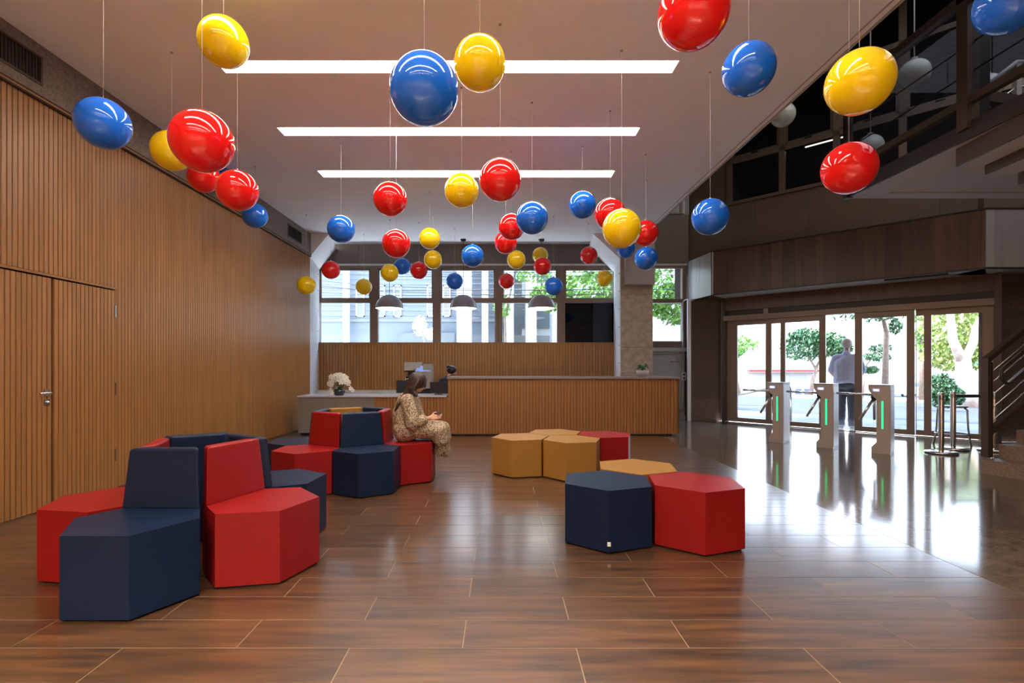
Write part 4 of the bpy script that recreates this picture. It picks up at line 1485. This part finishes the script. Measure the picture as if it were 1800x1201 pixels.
# ---- receptionist behind the counter (faces +x)
rp = thing('person', 'receptionist with black hair in a bun and dark top, behind the counter', 'person', (-1.10, CY + 1.20, 0))
b = MB()
hc = (.06, 0, 1.225)
b.capsule((-.02, -.08, .48), (-.02, .08, .48), .12, .12)
b.capsule((-.03, 0, .5), (-.09, 0, .94), .125, .12)
b.capsule((-.10, -.13, 1.02), (-.10, .13, 1.02), .06, .06)
b.capsule((-.09, 0, 1.03), (.02, 0, 1.14), .05, .046)
P, R = head(b, hc, .092, 0, .15)
for s in (-1, 1):
    b.capsule((-.10, s * .18, 1.01), (0, s * .22, .76), .045, .037)
    b.capsule((0, s * .22, .76), (.22, s * .15, .80), .035, .024)
    hand(b, (.22, s * .15, .80), (1, 0, -.1), (0, -s, .1), (0, 0, 1), .9, .4)
    b.capsule((0, s * .09, .50), (.36, s * .10, .50), .08, .06)
    b.capsule((.36, s * .10, .50), (.32, s * .10, .08), .05, .035)
    b.capsule((.32, s * .10, .05), (.42, s * .10, .035), .035, .028)
link('body', remesh(b, .008, 'body', M_skin2, 2), rp)
eyes(P, .092, rp, R)
b = MB()
b.capsule((-.03, 0, .52), (-.10, 0, .96), .15, .145)
b.capsule((-.10, -.14, 1.015), (-.10, .14, 1.015), .078, .078)
b.capsule((-.09, 0, 1.03), (-.05, 0, 1.08), .06, .055)
b.capsule((-.02, -.08, .49), (-.02, .08, .49), .14, .14)
for s in (-1, 1):
    b.capsule((-.10, s * .18, 1.0), (0, s * .22, .77), .062, .055)
    b.capsule((0, s * .22, .76), (.12, s * .18, .785), .052, .045)
    b.capsule((0, s * .09, .50), (.36, s * .10, .50), .095, .075)
    b.capsule((.36, s * .10, .50), (.325, s * .10, .12), .07, .055)
link('clothing', remesh(b, .010, 'clothing', M_navy, 2), rp)
b = MB()
b.ball(P(-.16, 0, .25), .104, 20, 14, (1.0, .90, .92), R)
b.ball(P(-.95, 0, .85), .048, 14, 10)
b.capsule(P(-.95, 0, .9), P(-1.35, 0, 1.2), .018, .006)
b.capsule(P(-.9, 0, .95), P(-1.1, .1, 1.45), .016, .005)
b.capsule(P(-.9, 0, .8), P(-1.5, -.1, .8), .014, .005)
link('hair', remesh(b, .007, 'hair', M_hairb, 2), rp)
ch = thing('office_chair', 'black office chair under the receptionist', 'chair', (-1.14, CY + 1.20, 0))
MB().lathe([(0, .34), (.20, .34), (.22, .36), (.21, .40), (0, .405)], seg=24).build('seat', M_black, ch)
MB().tube([(0, 0, .06), (0, 0, .34)], .025, 10).build('column', M_steel, ch)
MB().box(-.26, -.22, -.18, .18, .5, .88).bevel(.015).build('backrest', M_black, ch)
MB().tube([(-.18, 0, .36), (-.25, 0, .40), (-.25, 0, .55)], .015, 8).build('back_bar', M_black, ch)
for k in range(5):
    a = 2 * PI * k / 5
    MB().tube([(0, 0, .07), (.26 * math.cos(a), .26 * math.sin(a), .05)], .016, 8).ball((.26 * math.cos(a), .26 * math.sin(a), .026), .025, 10, 8).build('leg', M_black, ch)

# ---- man walking out (seen from behind, faces outward)
mp = thing('person', 'man in a pale blue short-sleeved shirt and dark jeans walking out between the doors', 'person', (7.30, 10.80, 0), math.radians(50))
K = 1.04
b = MB()
for s in (-1, 1):
    kx = .06 if s > 0 else -.04
    b.capsule((0, s * .10 * K, .93 * K), (kx, s * .10 * K, .50 * K), .095 * K, .065 * K)
    b.capsule((kx, s * .10 * K, .50 * K), (kx * .5 - .03, s * .10 * K, .09 * K), .062 * K, .040 * K)
    b.capsule((kx * .5 - .04, s * .10 * K, .045), (kx * .5 + .14, s * .11 * K, .035), .042, .034)
    b.capsule((-.01, s * .19 * K, 1.46 * K), (-.04, s * .25 * K, 1.15 * K), .055 * K, .045 * K)
    b.capsule((-.04, s * .25 * K, 1.15 * K), (.18, s * .20 * K, 1.03 * K), .042 * K, .030 * K)
    hand(b, (.18, s * .20 * K, 1.03 * K), (1, -s * .4, -.2), (0, -s * .3, 1), (0, s, .2), 1.0, .5)
b.capsule((0, -.09, .98 * K), (0, .09, .98 * K), .13, .13)
b.capsule((0, 0, 1.0 * K), (-.01, 0, 1.30 * K), .13, .13)
b.capsule((-.01, -.15 * K, 1.46 * K), (-.01, .15 * K, 1.46 * K), .06, .06)
b.capsule((-.005, 0, 1.48 * K), (.02, 0, 1.60 * K), .062, .056)
P, R = head(b, (.04, 0, 1.72 * K), .105, 0, .15)
link('body', remesh(b, .0095, 'body', M_skin2, 2), mp)
eyes(P, .105, mp, R)
b = MB()
b.capsule((0, -.10, .98 * K), (0, .10, .98 * K), .155, .155)
b.capsule((0, -.06, 1.0 * K), (-.01, -.08, 1.30 * K), .165, .17)
b.capsule((0, .06, 1.0 * K), (-.01, .08, 1.30 * K), .165, .17)
b.capsule((0, 0, 1.0 * K), (-.01, 0, 1.36 * K), .165, .165)
b.capsule((-.01, -.16 * K, 1.45 * K), (-.01, .16 * K, 1.45 * K), .085, .085)
b.capsule((-.01, 0, 1.38 * K), (0, 0, 1.54 * K), .13, .076)
for s in (-1, 1):
    b.capsule((-.01, s * .19 * K, 1.44 * K), (-.035, s * .25 * K, 1.20 * K), .078, .082)
link('shirt', remesh(b, .011, 'shirt', M_shirt, 2, lambda co: noise.noise(co * 7) * .01), mp)
b = MB()
b.capsule((0, -.07, .92 * K), (0, .07, .92 * K), .15, .15)
for s in (-1, 1):
    kx = .06 if s > 0 else -.04
    b.capsule((0, s * .10 * K, .90 * K), (kx, s * .10 * K, .50 * K), .118, .090)
    b.capsule((kx, s * .10 * K, .50 * K), (kx * .5 - .03, s * .10 * K, .10 * K), .088, .076)
link('jeans', remesh(b, .011, 'jeans', M_jeans, 2, lambda co: noise.noise(co * 11) * .008), mp)
b = MB()
b.ball(P(-.18, 0, .20), .112, 20, 14, (1.0, .9, .95), R)
link('hair', remesh(b, .010, 'hair', M_hairg, 1), mp)
b = MB()
for s in (-1, 1):
    kx = .06 if s > 0 else -.04
    b.capsule((kx * .5 - .04, s * .10 * K, .046), (kx * .5 + .15, s * .11 * K, .038), .050, .040)
b.build('shoes', M_black, mp)

# ================================================================== OUTSIDE
def EP(u_, o_, z=0):
    return Vector((EO[0] + (u_ + o_) * .70711, EO[1] + (-u_ + o_) * .70711, z))


GS = .031
gz = lambda s_: -.15 - GS * max(0, s_ - 4)
stt = MB()
for a, b_ in ((4.0, 60), (60, 130)):
    stt.hull([(-70, a, gz(a)), (120, a, gz(a)), (120, b_, gz(b_)), (-70, b_, gz(b_))], [(0, 1, 2, 3)])
stt.build('street', M_asph, None, EO, ER, 'structure')
MB().box(-30, 40, .36, 4.0, -.30, -.04).build('pavement', M_walk, None, EO, ER, 'structure')
MB().box(-26, 4.5, BY + .3, 24, -.4, -.2).build('courtyard', mat('bounce_paving', (.62, .60, .57), .85), kind='structure')  # unseen ground made pale so that sunlight bounces up to the ceiling
far_walk = MB().hull([(-40, 26, gz(26) + .12), (80, 26, gz(26) + .12), (80, 34, gz(34) + .12), (-40, 34, gz(34) + .12), (-40, 26, gz(26) - .1), (80, 26, gz(26) - .1)],
                     [(0, 1, 2, 3), (4, 5, 1, 0)]).build('far_pavement', M_walk, None, EO, ER, 'structure')

# house behind the reception windows
HY = 21.5
hs = thing('house', 'pale grey house with narrow white-framed windows across the yard behind the reception', 'building', (0, HY, 0))
MB().box(-16, 1.0, 0, .3, -.2, 9).build('wall', M_house, hs)
hx_ = lambda px: (px - 880) * HY / 900
hz_ = lambda py: 1.33 + (644 - py) * HY / 900
MB().box(-16, 1.0, -.06, 0, hz_(566), hz_(561)).build('string_course', M_house, hs)
bd = MB()
z = hz_(556)
while z < 8.9:
    bd.box(-16, 1.0, -.018, 0, z, z + .008)
    z += .22
bd.build('cladding_joint', M_houseg, hs, kind='stuff')
for a, b_ in ((626, 641), (664, 677), (692, 706), (751, 763), (779, 792), (900, 914), (945, 960)):
    x0, x1, z0, z1 = hx_(a), hx_(b_), hz_(557), hz_(502)
    if a > 850:
        continue
    f = MB().box(x0, x0 + .05, -.05, 0, z0, z1).box(x1 - .05, x1, -.05, 0, z0, z1).box(x0, x1, -.05, 0, z0, z0 + .05).box(x0, x1, -.05, 0, z1 - .05, z1)
    wf = f.build('window', M_white, hs)
    MB().box(x0 + .05, x1 - .05, -.01, .0, z0 + .05, z1 - .05).build('pane', M_win, wf)
    if a in (751, 779):
        q = MB()
        for k in range(4):
            q.box(x0 + .05 + k * .05, x0 + .06 + k * .05, -.03, -.01, z0, z1)
        for k in range(8):
            q.box(x0 + .05, x1 - .05, -.03, -.01, z0 + k * .16, z0 + .012 + k * .16)
        q.build('grille', M_white, wf)
MB().box(hx_(609), hx_(618), -.5, -.25, 0, 9).build('pilaster', M_bldw, hs)
MB().hull([(hx_(683), -.3, -.2), (hx_(705), -.3, hz_(590)), (hx_(718), -.3, hz_(586)), (hx_(800), -.3, hz_(586)), (hx_(800), -.3, -.2)], [(0, 1, 2, 3, 4)]).build('garden_wall', M_houseg, hs)
t = thing('vent_pipe', 'white bent pipe standing in front of the pale grey house', 'pipe', (hx_(622), HY - 1, 0))
MB().tube([(0, 0, -.2), (0, 0, hz_(571)), (-.05, 0, hz_(568)), (-.12, 0, hz_(567)), (-.25, 0, hz_(566))], .035, 8).build('pipe', M_bldw, t)
pc = thing('porch', 'white pillared porch wing beside the pale grey house', 'building', (0, HY - 1.2, 0))
MB().box(.9, 9, 1.0, 1.2, -.2, 9).build('wall', M_bldw, pc)
for a, b_ in ((803, 829), (847, 858), (887, 903), (925, 943), (972, 980)):
    MB().box((a - 880) * .0226, (b_ - 880) * .0226, 0, .5, -.2, 9).build('pillar', M_bldw, pc)
for a, b_ in ((905, 924), (944, 970)):
    MB().box((a - 880) * .0226, (b_ - 880) * .0226, .9, 1.0, 2.9, 4.2).build('panel', M_houseg, pc)
    MB().box((a - 880) * .0226, (b_ - 880) * .0226, .9, 1.0, 1.5, 2.6).build('panel', mat('panel_grey', (.25, .25, .23), .8), pc)
    MB().box((a - 880) * .0226, (b_ - 880) * .0226, .9, 1.0, 4.9, 5.5).build('panel', M_win, pc)
wi = MB()
random.seed(2)
for k in range(12):
    z = 3.7 + k * .17
    dz = random.uniform(-.35, .1)
    wi.tube([(-9, 17.5, z + .3), (-4, 17.5, z + dz * .5), (2, 17.5, z + dz), (8, 17.5, z + .1)], .010, 4)
tag(wi.build('power_line', M_dark), 'bundle of sagging overhead wires outside the reception windows', 'cable')


def tree(name, lab, base, trunk, crown, nleaf, ls, ml, mb=M_bark, group=None, seed=1, rt=.1):
    random.seed(seed)
    t = thing(name, lab, 'tree', base, 0, group)
    q = MB()
    for pts, r0, r1 in trunk:
        q.tube(pts, r0, 8, True, r1)
    q.build('trunk', mb, t)
    v, f = [], []
    for k in range(nleaf):
        c, r = random.choice(crown)
        while True:
            p = Vector((random.uniform(-1, 1), random.uniform(-1, 1), random.uniform(-1, 1)))
            if p.length < 1 and p.length > .35:
                break
        p = Vector(c) + Vector((p.x * r[0], p.y * r[1], p.z * r[2]))
        n1 = Vector((random.gauss(0, 1), random.gauss(0, 1), random.gauss(0, 1))).normalized()
        n2 = n1.orthogonal().normalized()
        n3 = n1.cross(n2)
        s_ = ls * random.uniform(.6, 1.3)
        i0 = len(v)
        v += [p - n2 * s_, p + n3 * s_ * .45, p + n2 * s_, p - n3 * s_ * .45]
        f.append((i0, i0 + 1, i0 + 2, i0 + 3))
    me = bpy.data.meshes.new('foliage')
    me.from_pydata(v, [], f)
    me.materials.append(ml)
    link('foliage', me, t, kind='stuff')
    return t


def at(px, Y, s=None):
    X = (px - 880) * Y / 900
    sd = ((X - EO[0]) + (Y - EO[1])) * .70711
    return (X, Y, gz(sd))


q_ = 40 / 900
b0 = at(1425, 40)
zc = lambda py, Y, z0: 1.33 + (644 - py) * Y / 900 - z0
tree('street_tree', 'round dark green tree across the street behind the left door leaf', b0,
     [([(0, 0, 0), (.15, 0, 1.2), (.5, 0, 2.4)], .16, .12), ([(.45, 0, 2.3), (1.0, 0, 3.4)], .10, .05), ([(.4, 0, 2.2), (-.3, .2, 3.5)], .10, .04)],
     [((-.3, 0, zc(612, 40, b0[2])), (2.0, 1.6, 1.0)), ((1.3, 0, zc(606, 40, b0[2])), (1.5, 1.4, 1.0)), ((-.2, 0, zc(594, 40, b0[2])), (1.6, 1.4, .75)), ((2.0, 0, zc(612, 40, b0[2])), (1.2, 1, .6))],
     3600, .17, M_leafd, seed=3)
b0 = at(1300, 38)
tree('street_tree', 'bright green tree at the left edge of the entrance glazing', b0, [([(0, 0, 0), (-.6, 0, 3)], .15, .08)],
     [((-.3, 0, zc(605, 38, b0[2])), (1.7, 1.2, .7)), ((-.8, 0, zc(620, 38, b0[2])), (1.0, 1, .5))], 1600, .15, M_leafb, seed=4)
b0 = at(1515, 34)
tree('street_tree', 'sparse young tree just right of the walking man', b0, [([(0, 0, 0), (.2, 0, 2.2)], .10, .06), ([(.2, 0, 2.2), (1.2, 0, 3.4)], .05, .02)],
     [((.9, 0, zc(628, 34, b0[2])), (1.0, .6, .3)), ((1.2, 0, zc(612, 34, b0[2])), (.7, .6, .28)), ((.6, 0, zc(650, 34, b0[2])), (.5, .5, .25))], 520, .14, M_leafd, seed=5)
b0 = at(1560, 22)
tree('street_tree', 'overhanging branch of leaves at the top of the right door leaf', (b0[0], b0[1] + 1, b0[2]), [([(1.38, 1, 0), (1.38, .9, 3.4), (.9, .5, 4.15), (-.6, 0, 4.2)], .15, .04)],
     [((-.3, 0, zc(552, 22, b0[2])), (1.5, .6, .28)), ((.6, 0, zc(548, 22, b0[2])), (1.0, .6, .35)), ((1.1, 0, zc(570, 22, b0[2])), (.25, .3, .35))], 420, .12, M_leafd, seed=6)
b0 = at(1693, 25)
tree('street_tree', 'big forked tree with bark coloured as sunlit, behind the right fixed light', b0,
     [([(.25, 0, 0), (.1, 0, 1.0), (0, 0, 2.3)], .42, .30), ([(0, 0, 2.1), (-.5, 0, 3.3), (-.7, 0, 5.2)], .24, .13), ([(0, 0, 2.1), (.5, 0, 3.2), (.6, 0, 3.9), (1.0, 0, 4.6)], .20, .11)],
     [((2.0, 2.5, 4.2), (1.9, 1.4, 1.5)), ((4.2, 2.5, 4.4), (2.2, 1.6, 1.6)), ((2.3, 3, 2.6), (1.9, 1, .9)), ((.6, 1.2, 5.6), (1.4, 1, .7))], 5200, .16, M_leafy, M_barkw, seed=7)
b0 = at(1620, 33)
tree('palm_tree', 'thin straight trunk in the narrow pane of the right door', b0, [([(0, 0, 0), (.05, 0, 2.5), (.0, 0, 5.5)], .17, .13)],
     [((0, 0, 4.0), (.4, .4, .9)), ((0, 0, 5.6), (1.0, .6, .5))], 500, .15, M_leafb, seed=8)
b0 = at(1657, 21)
tree('bush', 'dense dark green bush left of the big forked tree', b0, [([(0, 0, 0), (0, 0, 1.0)], .06, .03)],
     [((0, .1, .85), (.60, .5, .72)), ((.36, .1, .6), (.5, .5, .5))], 2600, .09, M_leafd, seed=9)
b0 = (3.9, 18.5, -.2)
tree('garden_tree', 'bright leafy tree outside the right-hand reception windows', b0, [([(0, 0, 0), (0, 0, 2.6), (-.8, 0, 3.8)], .13, .05), ([(0, 0, 2.6), (.9, 0, 4.4)], .09, .04)],
     [((-.9, 0, 4.3), (1.6, 1, .75)), ((-2.1, 0, 4.0), (.8, .8, .5)), ((1.1, 0, 4.3), (1.6, 1, 1.1)), ((2.4, 0, 3.8), (.9, .8, .8)), ((.4, 0, 6.6), (2.6, 1.2, 1.6))], 5200, .115, M_leafb, seed=10)
b0 = (.25, 17.9, -.2)
tree('garden_tree', 'small leafy branch in the fourth reception window', b0, [([(0, 0, 0), (-.1, 0, 3.2), (.2, 0, 4.6)], .05, .02)],
     [((-.2, 0, 3.6), (.32, .3, .45)), ((-.15, 0, 4.45), (.35, .3, .22)), ((.9, 0, 4.7), (.7, .4, .22))], 420, .09, M_leafb, seed=12)
b0 = (hx_(749) * .9, 19.3, -.2)
tree('garden_sapling', 'sapling coloured pale as if sunlit, in front of the house, seen in the second window', b0, [([(0, 0, 0), (-.05, 0, 2.4), (-.15, 0, 2.9)], .03, .015)],
     [((-.22, 0, 2.95 + .1), (.28, .25, .38)), ((.2, 0, 2.75), (.25, .25, .22))], 520, .065, mat('leaf_sunlit', (.75, .80, .55), .6), M_bldw, seed=13)  # sunlight put into the pale leaf and stem colours

# buildings across the street
bA = thing('shop_building', 'low white building with a red canopy band across the street', 'building', EP(4, 62), ER)
MB().box(-60, 12, 0, 12, -3, 5).build('wall', M_bldw, bA)
bA2 = thing('canopy_shop', 'white street-level shop under a thin red canopy', 'building', (at(1375, 46)[0], 46, -1.6))
MB().box(-3.2, 3.3, -.6, 0, 2.42, 2.62).build('canopy', M_redband, bA2)
MB().box(-5, 3.2, 0, .3, -.2, 2.4).build('wall', M_bldw, bA2)
for k in range(3):
    MB().box(.4 + k * .8, .9 + k * .8, -.04, 0, 0, .9).build('doorway', M_win, bA2)
for k in range(5):
    MB().box(-.3 + k * .7, -.26 + k * .7, -.5, -.46, 1.2, 2.4).build('mullion', M_duct, bA2)
bB = thing('tower_building', 'tall white building across the street right of the walking man', 'building', EP(30, 58), ER)
MB().box(-12, 14, 0, 12, -3, 24).build('wall', M_bldw, bB)
for k in range(3):
    wf = MB().box(-6 + k * 5, -4.6 + k * 5, -.15, 0, -.5, 4.6).build('window', M_grey, bB)
    MB().box(-5.8 + k * 5, -4.8 + k * 5, -.17, -.15, -.3, 4.4).build('pane', M_win, wf)
bC = thing('green_sign_kiosk', 'white wall with a blue and green sign beside the big forked tree', 'building', (at(1728, 30)[0], 30.5, -.9))
MB().box(-.75, 2, 0, .2, -.4, 2.2).build('wall', M_bldw, bC)
MB().box(-.85, 2, -.05, 0, 2.2, 3.2).build('sign_board', mat('sign_green', (.15, .45, .18), .5), bC)
MB().hull([(-.85, -.06, 2.65), (-.35, -.06, 2.75), (-.2, -.06, 3.15), (-.85, -.06, 3.2)], [(0, 1, 2, 3)]).build('sign_mark', mat('sign_blue', (.03, .05, .35), .5), bC)

# car
cr_ = at(1598, 48)
car = thing('car', 'silver hatchback parked across the street behind the right door leaf', 'car', (cr_[0], cr_[1], cr_[2]), math.radians(8))
prof = [(-2.0, .32), (-2.05, .62), (-1.95, .82), (-1.0, .95), (-.45, 1.38), (.9, 1.44), (1.7, 1.05), (2.0, .95), (2.05, .5), (1.95, .30)]
MB().prism(prof, -.82, .82, 'y').bevel(.06, 2).build('body', M_car, car)
MB().prism([(-.85, .96), (-.4, 1.32), (.15, 1.35), (.15, .96)], -.835, -.815, 'y').build('side_window', M_win, car)
MB().prism([(.25, .96), (.25, 1.35), (.85, 1.34), (1.4, 1.05), (1.4, .96)], -.835, -.815, 'y').build('side_window', M_win, car)
for x in (-1.25, 1.25):
    for y in (-.80, .68):
        w_ = MB()
        w_.tube([(x, y, .31), (x, y + .14, .31)], .31, 20).build('wheel', M_black, car)
        hub = MB().tube([(x, y - .01, .31), (x, y + .01, .31)], .18, 16).build('hub_cap', M_steel, car)
MB().box(-2.06, -2.0, -.7, -.45, .62, .74).build('headlight', M_white, car)

# handrail outside
t = thing('street_handrail', 'curved steel handrail with a red bend just outside the left glazing', 'handrail', EP(.15, .9, 0), ER)
MB().tube([(.95, 0, -.05), (.95, 0, .78), (.92, 0, .86)], .022, 10).tube([(.80, 0, .90), (0, 0, .66), (-.3, 0, .60)], .022, 10).build('rail', M_steel, t)
MB().tube([(.92, 0, .86), (.88, 0, .91), (.80, 0, .90)], .023, 10).build('bend', M_redband, t, label='red painted bend')
print('planks', n_pl, 'objects', len(bpy.data.objects))
